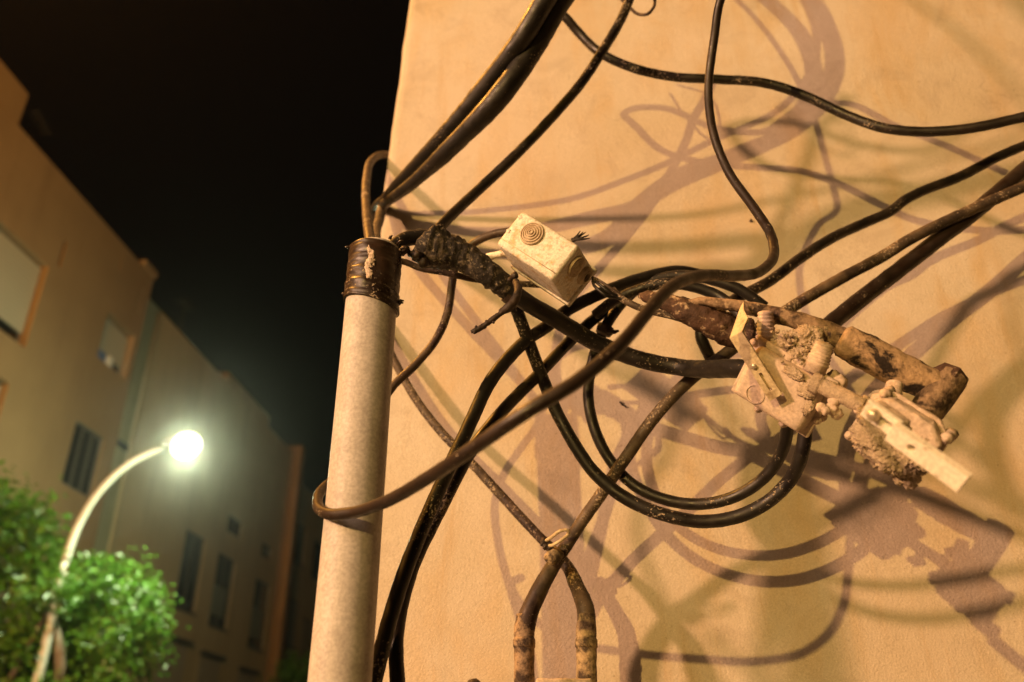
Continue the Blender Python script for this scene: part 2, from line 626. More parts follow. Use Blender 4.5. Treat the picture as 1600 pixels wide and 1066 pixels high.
def facade(name, mat, parent, X, y0, y1, z0, z1, back, openings, dep=0.10):
    """block whose +X face has real openings (ya, yb, za, zb)"""
    mb = MB()
    ys = sorted(set([y0, y1] + [o[0] for o in openings] + [o[1] for o in openings]))
    zs = sorted(set([z0, z1] + [o[2] for o in openings] + [o[3] for o in openings]))
    for i in range(len(ys) - 1):
        for j in range(len(zs) - 1):
            cy, cz = (ys[i] + ys[i + 1]) / 2, (zs[j] + zs[j + 1]) / 2
            if any(o[0] < cy < o[1] and o[2] < cz < o[3] for o in openings):
                continue
            a, b, c, d = ys[i], ys[i + 1], zs[j], zs[j + 1]
            mb.add([(X, a, c), (X, b, c), (X, b, d), (X, a, d)], [(0, 1, 2, 3)], False)
    for a, b, c, d in openings:
        q = [(X, a, c), (X, b, c), (X, b, d), (X, a, d)]
        r = [(X - dep, p[1], p[2]) for p in q]
        mb.add(q + r, [(0, 4, 5, 1), (1, 5, 6, 2), (2, 6, 7, 3), (3, 7, 4, 0)], False)
        mb.add(r, [(0, 1, 2, 3)], False)
    v = [(X, y0, z0), (X, y1, z0), (X, y1, z1), (X, y0, z1)]
    u = [(back, p[1], p[2]) for p in v]
    mb.add(v + u, [(0, 3, 7, 4), (1, 5, 6, 2), (3, 2, 6, 7), (4, 7, 6, 5)], False)
    return mb.build(name, mat, parent)


def bx(name, mat, parent, x0, x1, y0, y1, z0, z1, bev=0.0):
    mb = MB()
    obox(mb, Vector((x0, y0, z0)), Vector((x1 - x0, 0, 0)), Vector((0, y1 - y0, 0)), Vector((0, 0, z1 - z0)), bev, 1, smooth=False)
    return mb.build(name, mat, parent)


def window(parent, X, a, b, c, d, kind, gap=0.0, dep=0.06, mull=1, sill=True):
    """one window in the opening: frame > pane / shutter / curtain, and a sill"""
    xi = X - dep
    t = 0.05
    mb = MB()
    for (p, q, r, s) in ((a, a + t, c, d), (b - t, b, c, d), (a + t, b - t, c, c + t), (a + t, b - t, d - t, d)):
        obox(mb, Vector((xi - 0.03, p, r)), Vector((0.06, 0, 0)), Vector((0, q - p, 0)), Vector((0, 0, s - r)), 0, smooth=False)
    for k in range(1, mull):
        yy = a + (b - a) * k / mull
        obox(mb, Vector((xi - 0.025, yy - 0.02, c + t)), Vector((0.05, 0, 0)), Vector((0, 0.04, 0)), Vector((0, 0, d - c - 2 * t)), 0, smooth=False)
    fr = mb.build('window', M['frame'], parent)
    bx('pane', M['glass'], fr, xi - 0.012, xi + 0.004, a + t, b - t, c + t, d - t)
    if kind == 'shutter':
        zlo = c + gap
        mb = MB()
        k = max(6, int((d - zlo) / 0.09))
        for i in range(k):
            z_ = zlo + (d - t - zlo) * i / k
            obox(mb, Vector((xi + 0.045, a + 0.01, z_)), Vector((0.02, 0, 0)), Vector((0, b - a - 0.02, 0)), Vector((0, 0, (d - t - zlo) / k - 0.008)), 0.004, 1, smooth=False)
        obox(mb, Vector((xi + 0.037, a + 0.012, zlo)), Vector((0.01, 0, 0)), Vector((0, b - a - 0.024, 0)), Vector((0, 0, d - t - zlo)), 0, smooth=False)
        mb.build('shutter', M['shutter'], fr)
    elif kind == 'curtain':
        bx('curtain', M['curtain'], fr, xi + 0.008, xi + 0.02, a + t, b - t - 0.25, c + 0.3, d - 0.9)
    if sill:
        bx('sill', M['frame'], fr, X - 0.10, X + 0.05, a - 0.06, b + 0.06, c - 0.05, c - 0.003)
    return fr


XN, XF = -10.0, -10.6
nb = empty('apartment_block', (XN, 10, 0), 'orange lit apartment block with big roller shutters, its roofline rising to the left edge', 'building')
n_open = [(11.1, 12.62, 8.72, 10.5), (14.75, 15.92, 9.62, 10.72), (14.6, 15.66, 6.8, 8.12), (11.2, 12.5, 5.6, 7.95),
          (12.83, 12.93, 10.66, 11.28), (14.72, 14.78, 11.75, 12.2), (15.82, 15.87, 11.3, 12.0)]
facade('wall', M['facade'], nb, XN, 3.0, 16.15, 0.0, 12.45, -20.0, n_open, 0.26)
window(nb, XN, *n_open[0], 'shutter', 0.30, 0.2, sill=False)
w2 = window(nb, XN, *n_open[1], 'shutter', 0.28, 0.2, sill=False)
window(nb, XN, *n_open[2], 'none', mull=3, sill=False)
window(nb, XN, *n_open[3], 'shutter', 0.0, 0.2, sill=False)
bx('cloth', M['blue'], w2, XN - 0.15, XN - 0.05, 14.80, 15.14, 9.625, 9.87, 0.02)
bx('cloth', M['white'], w2, XN - 0.13, XN - 0.03, 15.22, 15.40, 9.625, 9.89, 0.02)
bx('roof_parapet', M['facade'], nb, -10.5, -9.94, 15.6, 16.2, 12.452, 12.62)
bx('roof_hut', M['facade'], nb, -14, -10.02, 5.0, 10.85, 12.453, 13.25, 0.02)

fb = empty('apartment_block', (XF, 22, 0), 'dim apartment block with three tall dark windows behind the glowing lamp', 'building')
YP = 28.3
f_open = [(21.2, 22.42, 5.68, 7.7), (23.4, 24.65, 5.58, 7.6), (26.45, 27.75, 5.4, 7.5),
          (23.7, 24.75, 8.3, 8.82), (26.6, 27.5, 8.25, 8.7), (17.1, 17.85, 8.53, 8.75),
          (20.8, 22.35, 2.6, 4.86), (23.2, 24.6, 2.6, 4.75), (26.0, 27.4, 2.6, 4.65)]
facade('wall', M['facade2'], fb, XF, 16.152, YP, 0.0, 12.5, -20.0, f_open)
window(fb, XF, *f_open[0], 'none', mull=2)
window(fb, XF, *f_open[1], 'curtain', mull=2)
window(fb, XF, *f_open[2], 'curtain', mull=2)
window(fb, XF, *f_open[3], 'none', mull=2, sill=False)
window(fb, XF, *f_open[4], 'none', mull=2, sill=False)
window(fb, XF, *f_open[5], 'none', sill=False)
for k in (6, 7, 8):
    window(fb, XF, *f_open[k], 'shutter', 0.0, sill=False)
    o_ = f_open[k]
    bx('lintel', M['frame'], fb, XF - 0.02, XF + 0.10, o_[0] - 0.12, o_[1] + 0.12, o_[3] + 0.004, o_[3] + 0.10)
bx('roof_hut', M['facade2'], fb, -14.5, -11.0, 23.0, 26.8, 12.503, 13.3, 0.03)
mb = MB()
sweep(mb, [(Vector((XF + 0.06, 17.6, z)), 0.05) for z in (0.1, 4, 8, 12.3)], 10, 0)
mb.build('drain_pipe', M['facade2'], fb)

tb = empty('apartment_block', (XF, 34, 0), 'darkest apartment block at the far end, beside the grey pipe', 'building')
t_open = [(29.6, 30.9, 8.8, 10.3), (29.5, 30.9, 5.9, 7.5), (31.5, 32.8, 5.6, 7.1), (32.0, 33.3, 8.7, 10.2), (34.5, 35.8, 8.7, 10.2), (34.5, 35.8, 5.6, 7.1)]
facade('wall', M['facade2'], tb, XF - 0.02, YP + 0.55, 46, 0, 11.75, -20, t_open)
for i, o_ in enumerate(t_open):
    window(tb, XF - 0.02, *o_, 'none' if i in (0, 3) else 'shutter', 0.0)
bx('pillar', M['ochre'], tb, -14, XF + 0.36, YP + 0.003, YP + 0.45, 0.0, 12.75, 0.02)

for par, X_, y_, z_, h_ in ((nb, -10.9, 12.2, 12.45, 1.5), (fb, -11.4, 20.3, 12.5, 1.8)):
    mb = MB()
    sweep(mb, [(Vector((X_, y_, z_)), 0.022), (Vector((X_, y_, z_ + h_)), 0.018)], 7, 0)
    for k in range(5):
        sweep(mb, [(Vector((X_ - 0.28 + .03 * k, y_ - 0.3 + k * 0.15, z_ + h_ - 0.1)), 0.008), (Vector((X_ + 0.28 - .03 * k, y_ - 0.3 + k * 0.15, z_ + h_ - 0.1)), 0.008)], 5, 0)
    sweep(mb, [(Vector((X_, y_ - 0.36, z_ + h_ - 0.1)), 0.012), (Vector((X_, y_ + 0.36, z_ + h_ - 0.1)), 0.012)], 6, 0)
    mb.build('aerial', M['frame'], par)

# ------------------------------------------------------------------ street lamp
LY = 12.0
lp = empty('street_lamp', (-7.83, LY, 0.12), 'curved pale street lamp glowing white above the trees', 'street lamp')
mb = MB()
path = [(Vector((-7.83, LY, 0.12)), 0.072), (Vector((-7.83, LY, 2.5)), 0.064), (Vector((-7.83, LY, 4.6)), 0.058)]
mb2 = MB()
sweep(mb, spline(path, 0.3), 18, 0)
pole_o = mb.build('pole', M['steel'], lp)
arc = []
for k in range(13):
    t = k / 12 * math.radians(84)
    arc.append((Vector((-7.83 + 1.33 * (1 - math.cos(t)), LY, 4.598 + 1.76 * math.sin(t))), 0.058 - 0.014 * k / 12))
sweep(mb2, spline(arc, 0.08), 18, 0)
mb2.build('arm', M['steel'], lp)
mb = MB()
lathe(mb, Vector((-7.83, LY, 0.12)), Vector((0, 0, 1)), [(0.16, 0), (0.16, 0.03), (0.11, 0.05), (0.11, 0.5), (0.085, 0.56)], 18)
mb.build('base_collar', M['steel'], lp)
hc = Vector((-6.28, LY, 6.40))
ax = Vector((1, 0, 0.13)).normalized()
mb = MB()
lathe(mb, hc - ax * 0.36, ax, [(0.055, 0), (0.075, 0.05), (0.09, 0.14), (0.13, 0.24), (0.13, 0.40), (0.10, 0.48), (0.06, 0.52)], 20)
for i, v in enumerate(mb.v):
    d = Vector(v) - hc
    mb.v[i] = tuple(Vector((v[0], v[1], hc.z + 0.08 + max(-0.03, d.z * 0.6))))
mb.build('lamp_head', M['steel'], lp)
mb = MB()
lump(mb, hc + ax * 0.03, 1.0, 3, 0, squash=(ax * 0.225, Vector((0, 0.215, 0)), Vector((0, 0, 0.21))), fine=0)
bulb = mb.build('lamp_glass', M['glow'], lp)
bulb.visible_shadow = True
lamp('mercury_lamp_light', hc + ax * 0.03, 1950, (0.86, 1.0, 0.60), 0.25)
spot = bpy.data.lights.new('mercury_lamp_beam', 'SPOT')
spot.energy = 1150
spot.color = (0.88, 1.0, 0.62)
spot.spot_size = math.radians(150)
spot.spot_blend = 0.6
spot.shadow_soft_size = 0.2
so = bpy.data.objects.new('mercury_lamp_beam', spot)
so.location = hc + ax * 0.03 + Vector((0, 0, -0.215))
so.rotation_euler = (0, math.radians(-8), 0)
COL.objects.link(so)

# ------------------------------------------------------------------ trees


def tree(name, label, base, h, blobs, nleaf, size, seed, limbs, mat=None):
    rnd = random.Random(seed)
    o = empty(name, base, label, 'tree', None)
    mb = MB()
    for path in limbs:
        sweep(mb, spline([(Vector(p[:3]), p[3]) for p in path], 0.15), 9, 0.12, 8)
    mb.build('trunk', M['bark'], o)
    mb = MB()
    tot = sum(r ** 2 for _, r in blobs)
    for c, r in blobs:
        c = Vector(c)
        n = int(nleaf * r * r / tot)
        ncl = max(8, int(n / 26))
        for _ in range(ncl):
            d = Vector((rnd.gauss(0, 1), rnd.gauss(0, 1), rnd.gauss(0, 1))).normalized()
            q = c + d * r * (rnd.random() ** 0.22) * (0.86 + 0.42 * noise.noise(d * 2.3 + c))
            for _ in range(26):
                p = q + Vector((rnd.gauss(0, 1), rnd.gauss(0, 1), rnd.gauss(0, 0.8))) * size * 1.25
                nrm = (d * 0.8 + Vector((rnd.gauss(0, 1), rnd.gauss(0, 1), rnd.gauss(0, 1) + 0.7)) * 0.55).normalized()
                t = nrm.cross(Vector((rnd.gauss(0, 1), rnd.gauss(0, 1), rnd.gauss(0, 1)))).normalized()
                s = nrm.cross(t)
                L = size * rnd.uniform(0.7, 1.3)
                Wd = L * 0.27
                tip = p + t * L * 0.5 - nrm * L * 0.10
                tail = p - t * L * 0.5 - nrm * L * 0.05
                mb.add([tail, p + s * Wd + nrm * L * 0.06, tip, p - s * Wd + nrm * L * 0.06], [(0, 1, 2), (0, 2, 3)], False)
    cr = mb.build('crown', mat or M['leaf'], o)
    return o


def PY(x, y, Y):
    r = ray(x, y)
    return CAM + r * (Y / r.y)


def blob(x, y, Y, rpx):
    p = PY(x, y, Y)
    return (tuple(p), rpx * (Y / ray(x, y).y) / F)


TY = 12.25
lb = [blob(-60, 900, TY, 120), blob(20, 850, TY, 78), blob(-10, 790, TY, 56), blob(55, 800, TY, 36), blob(62, 865, TY, 52), blob(40, 950, TY, 85), blob(30, 1030, TY, 85),
      blob(-60, 1040, TY, 120), blob(85, 895, TY, 32), blob(92, 925, 11.75, 10), blob(60, 1010, TY + 0.4, 70), blob(-70, 1180, TY, 120), blob(40, 1140, TY, 90)]
base = PY(-10, 1066, TY)
bl = Vector((base.x - 0.2, TY, 0.12))
lim = [[(bl.x, TY, 0.12, 0.14), (bl.x + 0.03, TY, 1.2, 0.11), (bl.x + 0.1, TY, 2.2, 0.09), (bl.x + 0.3, TY, 3.4, 0.06), (bl.x + 0.4, TY + 0.1, 4.6, 0.03)],
       [(bl.x + 0.1, TY, 2.1, 0.07), (bl.x - 0.4, TY + 0.2, 3.2, 0.05), (bl.x - 0.7, TY, 4.4, 0.03)],
       [(bl.x + 0.05, TY, 2.0, 0.07), (bl.x + 0.6, TY - 0.2, 3.0, 0.05), (bl.x + 0.8, TY, 4.0, 0.03)]]
tree('street_tree', 'larger dark green leafy tree cut by the left edge, left of the lamp post', bl, 6, lb, 12500, 0.12, 3, lim)
TY2 = 12.7
rb = [blob(150, 930, TY2, 62), blob(195, 915, TY2, 44), blob(120, 900, TY2, 34), blob(215, 960, TY2, 46), blob(180, 1000, TY2, 70), blob(225, 1005, TY2, 30),
      blob(120, 985, TY2 + 0.2, 55), blob(160, 1060, TY2, 75), blob(215, 935, TY2, 36), blob(105, 1060, TY2 + 0.3, 55), blob(150, 1130, TY2, 85)]
b2 = PY(120, 1066, TY2)
br = Vector((b2.x + 0.1, TY2, 0.12))
lim = [[(br.x, TY2, 0.12, 0.12), (br.x - 0.02, TY2, 1.2, 0.10), (br.x - 0.05, TY2 - 0.3, 2.3, 0.085), (br.x - 0.12, TY2 - 0.55, 3.3, 0.07), (br.x - 0.35, TY2 - 0.6, 3.9, 0.04)],
       [(br.x - 0.05, TY2 - 0.2, 2.2, 0.07), (br.x + 0.4, TY2, 3.0, 0.05), (br.x + 0.7, TY2, 3.9, 0.02)]]
tree('street_tree', 'rounded bright green tree lit by the lamp, right of the lamp post', br, 4, rb, 7800, 0.112, 5, lim)
TY3 = 24.0
fbk = [blob(480, 1050, TY3, 42), blob(450, 1075, TY3, 38), blob(500, 1085, TY3, 50), blob(520, 1040, TY3, 30)]
b3 = PY(485, 1066, TY3)
bf = Vector((b3.x, TY3, 0.12))
lim = [[(bf.x, TY3, 0.12, 0.12), (bf.x, TY3, 1.5, 0.1), (bf.x + 0.1, TY3, 3.2, 0.05)]]
tree('street_tree', 'small dark tree low in the distance beside the grey pipe', bf, 4, fbk, 3000, 0.12, 8, lim)

# ------------------------------------------------------------------ cables


def cable(name, label, pts, ref, mat, cat='cable', group=None, wob=0.05, seg=14, parent=None, step=0.006, taper=None):
    """pts = (x, y, f[, width factor]); ref = (index, width in photo pixels) sets the real radius"""
    i, wpx = ref
    r = pxm(pts[i][0], pts[i][1], pts[i][2], wpx) * 0.5
    path = [(P(p[0], p[1], p[2]), r * (p[3] if len(p) > 3 else 1.0)) for p in pts]
    mb = MB()
    cable.n += 1
    sweep(mb, spline(path, step), seg, wob, 90, cable.n * 3.1)
    o = mb.build(name, M[mat], parent)
    if parent is None:
        tag(o, label, cat, group)
    return o


cable.n = 0

BU = 'thick cables bundled at the wall corner'
cable('thick_cable', 'thick glossy cable rising from the wall corner, front left one of its bundle',
      [(583, 338, -0.03, .7), (590, 322, 0.0, .62), (600, 312, 0.035, .55), (631, 278, 0.085, .68), (690, 216, 0.145, .85), (765, 128, 0.20, .98), (812, 66, 0.235), (853, -2, 0.26), (925, -110, 0.305), (1015, -230, 0.35), (1080, -370, 0.38), (1050, -486, 0.40), (980, -542, 0.40), (860, -650, 0.40)],
      (6, 33), 'black', group=BU)
cable('thick_cable', 'thick black cable under the glossy one, lower right in the corner bundle',
      [(588, 345, -0.03, .7), (597, 326, 0.0, .62), (606, 315, 0.06, .5), (647, 284, 0.115, .6), (714, 221, 0.17, .85), (781, 150, 0.21, 1), (834, 74, 0.225), (879, -4, 0.25), (965, -110, 0.295), (1060, -230, 0.34), (1130, -370, 0.37), (1105, -500, 0.39), (1035, -570, 0.39), (900, -680, 0.39)],
      (6, 36), 'black', group=BU)
cable('thick_cable', 'thinner dark cable hidden between the two thick ones of the corner bundle',
      [(580, 330, -0.05, .7), (592, 326, -0.01, .6), (603, 313, 0.02, .8), (640, 281, 0.055, .9), (702, 222, 0.105, .95), (778, 135, 0.165), (827, 66, 0.20), (868, -5, 0.235), (945, -115, 0.28), (1040, -235, 0.325), (1105, -370, 0.355), (1080, -495, 0.375), (1010, -560, 0.38), (880, -665, 0.38)],
      (6, 14), 'black', group=BU)
cable('cable_stub', 'short brown cable end hanging down just above the taped pipe top',
      [(597, 322, 0.02), (594, 338, 0.03, 1.1), (589, 356, 0.06), (587, 372, 0.12), (590, 392, 0.22)], (2, 15), 'crust')
cable('corner_cable', 'thin brown cable bent like a hook against the night sky at the wall corner',
      [(582, 400, 0.25), (576, 360, 0.20), (572, 318, 0.13), (573, 278, 0.07), (579, 253, 0.03), (592, 243, 0.0), (607, 242, -0.03), (622, 246, -0.08)], (3, 13), 'thin')
cable('long_cable', 'dark cable slanting from the top edge down to the black taped joint',
      [(1010, -90, 0.19), (995, -40, 0.18), (983, 0, 0.17), (970, 31, 0.17), (938, 85, 0.17), (914, 122, 0.17), (859, 187, 0.17), (796, 252, 0.17), (741, 303, 0.175), (700, 342, 0.19), (668, 378, 0.21), (650, 400, 0.225)], (6, 16), 'dusty')
cable('sagging_cable', 'sagging cable from the thick bundle across to the right edge, highest on the wall',
      [(1520, -30, 0.25), (1420, -55, 0.24), (1318, -80, 0.233), (1224, -116, 0.233), (1140, -90, 0.225), (1080, -40, 0.215), (1000, -25, 0.20), (920, -30, 0.18), (878, -8, 0.165), (872, 12, 0.155), (888, 32, 0.148), (905, 52, 0.14), (940, 84, 0.14), (985, 105, 0.135), (1050, 120, 0.13), (1120, 124, 0.13), (1200, 131, 0.13), (1260, 151, 0.13), (1320, 179, 0.13), (1380, 200, 0.135), (1440, 206, 0.14), (1520, 200, 0.15), (1600, 183, 0.16), (1720, 160, 0.17)],
      (17, 15), 'dusty')
cable('wire_loop', 'thin wire loop dipping from the top edge beside the slanting cable',
      [(950, -30, 0.16), (972, 0, 0.17), (984, 12, 0.17), (1000, 23, 0.175), (1012, 22, 0.18), (1021, 12, 0.18), (1023, -5, 0.18), (1010, -40, 0.17), (960, -50, 0.165)], (3, 5), 'thin', 'wire', seg=8, step=0.003)
cable('front_cable', 'brown cable looped round the grey pipe, passing in front of everything else',
      [(560, 750, 0.215), (525, 752, 0.225), (503, 766, 0.245), (496, 784, 0.268), (503, 799, 0.29), (520, 804, 0.302), (550, 801, 0.312), (600, 785, 0.34), (670, 746, 0.385), (740, 700, 0.425), (820, 645, 0.45), (900, 597, 0.45), (965, 543, 0.44), (1015, 484, 0.42), (1050, 448, 0.40), (1095, 431, 0.37), (1150, 431, 0.335), (1188, 424, 0.305), (1209, 400, 0.285), (1203, 364, 0.27), (1175, 321, 0.26), (1137, 266, 0.25), (1114, 205, 0.25), (1107, 140, 0.255), (1116, 60, 0.275), (1126, 0, 0.295), (1150, -54, 0.315), (1144, -98, 0.32), (1134, -141, 0.32), (1110, -230, 0.315), (1040, -330, 0.30), (900, -420, 0.28)],
      (11, 24), 'brown')
cable('wall_cable', 'upper of three dark cables rising from the boxes to the right edge',
      [(1740, 190, 0.10), (1600, 228, 0.10), (1560, 245, 0.10), (1500, 276, 0.10), (1430, 304, 0.10), (1412, 314, 0.10), (1395, 328, 0.10), (1350, 349, 0.10), (1300, 372, 0.11), (1250, 404, 0.12), (1200, 441, 0.13), (1150, 467, 0.14), (1118, 488, 0.15), (1095, 520, 0.15), (1110, 560, 0.14)], (4, 16), 'dusty')
cable('conduit_cable', 'spattered dark cable from the right edge down to the left conduit stub',
      [(1750, 230, 0.14), (1600, 292, 0.135), (1540, 318, 0.13), (1480, 345, 0.13), (1420, 375, 0.13), (1380, 400, 0.13), (1320, 432, 0.135), (1260, 466, 0.14), (1225, 488, 0.145), (1180, 517, 0.15), (1130, 556, 0.15), (1080, 592, 0.145), (1030, 643, 0.135), (980, 712, 0.12), (945, 764, 0.105), (910, 814, 0.092), (885, 852, 0.085, 1.05), (862, 888, 0.078, 1.2), (840, 928, 0.076, 1.4), (824, 966, 0.075, 1.5), (821, 985, 0.075, 1.5)], (4, 18), 'crust')
cable('wall_cable', 'lowest of three dark cables rising from the boxes to the right edge, smooth and brown',
      [(1720, 160, 0.12), (1640, 232, 0.12), (1600, 266, 0.12), (1560, 300, 0.12), (1520, 334, 0.12), (1470, 371, 0.12), (1420, 410, 0.12), (1360, 456, 0.125), (1310, 496, 0.13), (1260, 540, 0.15), (1220, 590, 0.18)], (5, 25), 'brown')
pc = cable('power_cable', 'thick black cable out of the pipe top, through a taped joint, into the square box',
      [(590, 440, 0.27, .8), (596, 405, 0.268, .8), (612, 388, 0.262, .82), (634, 374, 0.256, .85), (662, 371, 0.25, .9), (700, 385, 0.245), (760, 424, 0.235), (810, 464, 0.22), (870, 500, 0.195), (940, 540, 0.168), (1000, 562, 0.16), (1060, 574, 0.16), (1110, 577, 0.19), (1150, 576, 0.22), (1190, 580, 0.24)], (9, 27), 'black')
pc['category'] = 'cable'
r0 = pxm(720, 400, 0.245, 1.0) * 0.5
mb = MB()
sweep(mb, spline([(P(x, y, f), r0 * wd) for x, y, f, wd in ((668, 380, .25, 30), (669, 381, .25, 70), (680, 387, .249, 66), (704, 394, .246, 55), (722, 401, .243, 48), (742, 413, .24, 43), (762, 427, .236, 40), (784, 444, .228, 37), (798, 455, .222, 33), (806, 462, .22, 29))], 0.002), 26, 0.16, 140, 3)
mb.build('taped_joint', M['cloth'], pc)
for (x, y, f, x2, y2, f2, wd) in ((664, 408, .255, 655, 412, .26, 14), (672, 362, .252, 690, 352, .262, 10), (634, 388, .262, 622, 396, .268, 12), (640, 396, .258, 664, 398, .256, 10)):
    mb = MB()
    sweep(mb, spline([(P(x, y, f), r0 * wd), (P((x + x2) / 2, (y + y2) / 2 + 2, f + .004), r0 * wd * 1.15), (P(x2, y2, f2), r0 * wd * .5)], 0.002), 8, 0.4, 200, 8)
    mb.build('tape_flap', M['rust'], pc)

LO = 'black cables coiled together under the boxes'
cable('looped_cable', 'outermost black cable of the big loop hanging below the square box',
      [(796, 452, 0.205), (803, 472, 0.20), (815, 505, 0.19), (830, 545, 0.175), (848, 592, 0.16), (866, 636, 0.15), (892, 685, 0.145), (930, 740, 0.14), (980, 780, 0.14), (1040, 805, 0.14), (1100, 815, 0.14), (1150, 808, 0.145), (1200, 784, 0.155), (1236, 748, 0.17), (1253, 708, 0.19), (1258, 670, 0.20), (1250, 630, 0.21)], (9, 21), 'black', group=LO)
cable('looped_cable', 'inner black cable of the big loop hanging below the square box',
      [(1195, 480, 0.15), (1160, 455, 0.155), (1110, 437, 0.155), (1055, 431, 0.15), (1005, 446, 0.145), (968, 478, 0.14), (944, 515, 0.135), (925, 568, 0.12), (919, 618, 0.115), (929, 670, 0.11), (954, 720, 0.105), (990, 758, 0.105), (1040, 781, 0.11), (1090, 788, 0.115), (1140, 779, 0.125), (1190, 750, 0.14), (1219, 712, 0.16), (1229, 678, 0.18), (1232, 640, 0.20)], (11, 18), 'black', group=LO)
cable('looped_cable', 'short black arc of cable above the brown splice, under the front cable',
      [(930, 492, 0.15), (960, 470, 0.165), (1000, 452, 0.175), (1040, 443, 0.18), (1085, 449, 0.18), (1125, 464, 0.18), (1150, 486, 0.185), (1170, 520, 0.19)], (3, 17), 'black', group=LO)
DN = 'black cables running down behind the grey pipe'
cable('drop_cable', 'upper of two black cables curving down from the small box behind the grey pipe',
      [(1130, 440, 0.13), (1060, 424, 0.14), (1000, 436, 0.15), (938, 459, 0.16), (885, 486, 0.16), (859, 507, 0.17), (825, 530, 0.18), (788, 567, 0.19), (761, 605, 0.20), (740, 650, 0.205), (717, 699, 0.21), (690, 757, 0.215), (662, 820, 0.22), (634, 890, 0.225), (607, 975, 0.235), (584, 1066, 0.235), (565, 1160, 0.235)], (7, 21), 'black', group=DN)
cable('drop_cable', 'lower of two black cables curving down from the small box, beside its twin',
      [(985, 455, 0.135), (960, 474, 0.135), (915, 510, 0.14), (878, 546, 0.15), (840, 587, 0.16), (806, 620, 0.17), (764, 668, 0.185), (733, 709, 0.192), (706, 760, 0.197), (678, 815, 0.20), (650, 872, 0.205), (628, 942, 0.212), (619, 1000, 0.22), (621, 1066, 0.225), (628, 1160, 0.225)], (4, 19), 'dusty', group=DN)
cable('back_cable', 'slim brown cable bending from behind the small box down behind the grey pipe',
      [(850, 372, 0.19), (800, 362, 0.185), (765, 368, 0.18), (735, 384, 0.175), (714, 408, 0.17), (707, 440, 0.165), (700, 486, 0.16), (684, 526, 0.16), (650, 569, 0.16), (612, 606, 0.165), (585, 650, 0.17), (571, 715, 0.18), (562, 800, 0.20), (558, 900, 0.22), (552, 1066, 0.22)], (6, 13), 'thin')
cable('pale_cable', 'thin mortar stained cable running level behind the taped joint',
      [(600, 405, 0.235), (634, 410, 0.225), (656, 419, 0.22), (694, 426, 0.215), (739, 436, 0.21), (788, 442, 0.205), (840, 445, 0.20), (890, 446, 0.19)], (3, 10), 'crust')
cable('cable_end', 'short yellowish cable end sticking out left of the small box',
      [(758, 404, 0.215), (764, 402, 0.216, 1.15), (778, 398, 0.218), (792, 395, 0.22), (815, 390, 0.222)], (2, 11), 'bar', wob=0.12)
cable('conduit_cable', 'spattered cable slanting from behind the grey pipe to the right conduit stub',
      [(590, 500, 0.01), (605, 540, 0.02), (630, 590, 0.028), (652, 627, 0.033), (690, 676, 0.04), (735, 722, 0.047), (790, 782, 0.055), (840, 836, 0.06), (868, 864, 0.06, 1.05), (884, 882, 0.06, 1.2), (902, 918, 0.065, 1.5), (914, 948, 0.07, 1.7), (917, 985, 0.072, 1.8)], (6, 15), 'crust')
cable('thin_cable', 'thin brown twin cable leaving the small box towards the square box',
      [(957, 452, 0.235), (968, 464, 0.235), (990, 477, 0.235), (1012, 485, 0.235), (1050, 494, 0.235), (1090, 506, 0.235)], (2, 11), 'crust')

# wires out of the small box
cable('wire', 'upper thin black wire coming out of the small box', [(926, 437, 0.225), (938, 446, 0.24), (950, 455, 0.24), (966, 463, 0.236)], (1, 5), 'black', 'wire', seg=8, step=0.003)
cable('wire', 'lower thin black wire hanging out of the small box', [(926, 440, 0.225), (934, 452, 0.242), (947, 462, 0.242), (962, 465, 0.237), (975, 469, 0.236)], (1, 5), 'black', 'wire', seg=8, step=0.003)
cable('wire', 'thin brown wire beside two black ones at the small box', [(926, 434, 0.225), (940, 441, 0.238), (955, 451, 0.238), (970, 462, 0.236)], (1, 5), 'thin', 'wire', seg=8, step=0.003)

# ------------------------------------------------------------------ the grey pipe with its taped top
rp = pxm(568, 560, 0.27, 82) * 0.5
pt, pbm = P(587, 392, 0.27), P(531, 1066, 0.27)
axp = (pt - pbm).normalized()
pbase = pbm - axp * ((pbm.z - 0.0) / axp.z)
cp = empty('grey_pipe', pbase, 'pale grey plastic pipe standing upright at the wall corner, its top wrapped in tape', 'pipe')
mb = MB()
Lp = (pt - pbase).length
prof = [(rp, 0.0)] + [(rp, Lp * k / 40) for k in range(1, 40)] + [(rp, Lp - 0.002), (rp * 0.97, Lp), (rp * 0.86, Lp), (rp * 0.86, Lp - 0.06)]
lathe(mb, pbase, axp, prof, 40, 0.004, 12)
mb.build('pipe', M['pvc'], cp)
mb = MB()
hpx = (P(587, 392, .27) - P(579, 478, .27)).length
prof = []
for k in range(46):
    u = k / 45
    lay = 1.065 + (0.03 if u < 0.30 else 0) + 0.009 * math.sin(u * 31) + 0.007 * math.sin(u * 77 + 1)
    prof.append((rp * lay, Lp - hpx * 1.02 + hpx * u * 0.985))
prof = [(rp * 1.003, Lp - hpx * 1.02)] + prof + [(rp * 1.0, Lp - 0.001)]
lathe(mb, pbase, axp, prof, 72, 0.03, 60)
for i, v in enumerate(mb.v):     # wraps run slightly askew
    vv = Vector(v)
    q = vv - pbase
    side = (q - axp * q.dot(axp)).normalized()
    mb.v[i] = tuple(vv - axp * 0.009 * side.dot(Vector((1, -0.3, 0))) * (1 if q.dot(axp) < Lp - hpx * 0.5 else 0.3) + side * 0.0007 * noise.noise(Vector((side.x * 3, side.y * 3, q.dot(axp) * 260))))
tw = mb.build('tape_wrap', M['tape'], cp)
mb = MB()    # flakes of old paint left on the tape, and frayed ends
to_cam = (CAM - pt)
to_cam = (to_cam - axp * to_cam.dot(axp)).normalized()
right = axp.cross(to_cam)
rnd = random.Random(4)
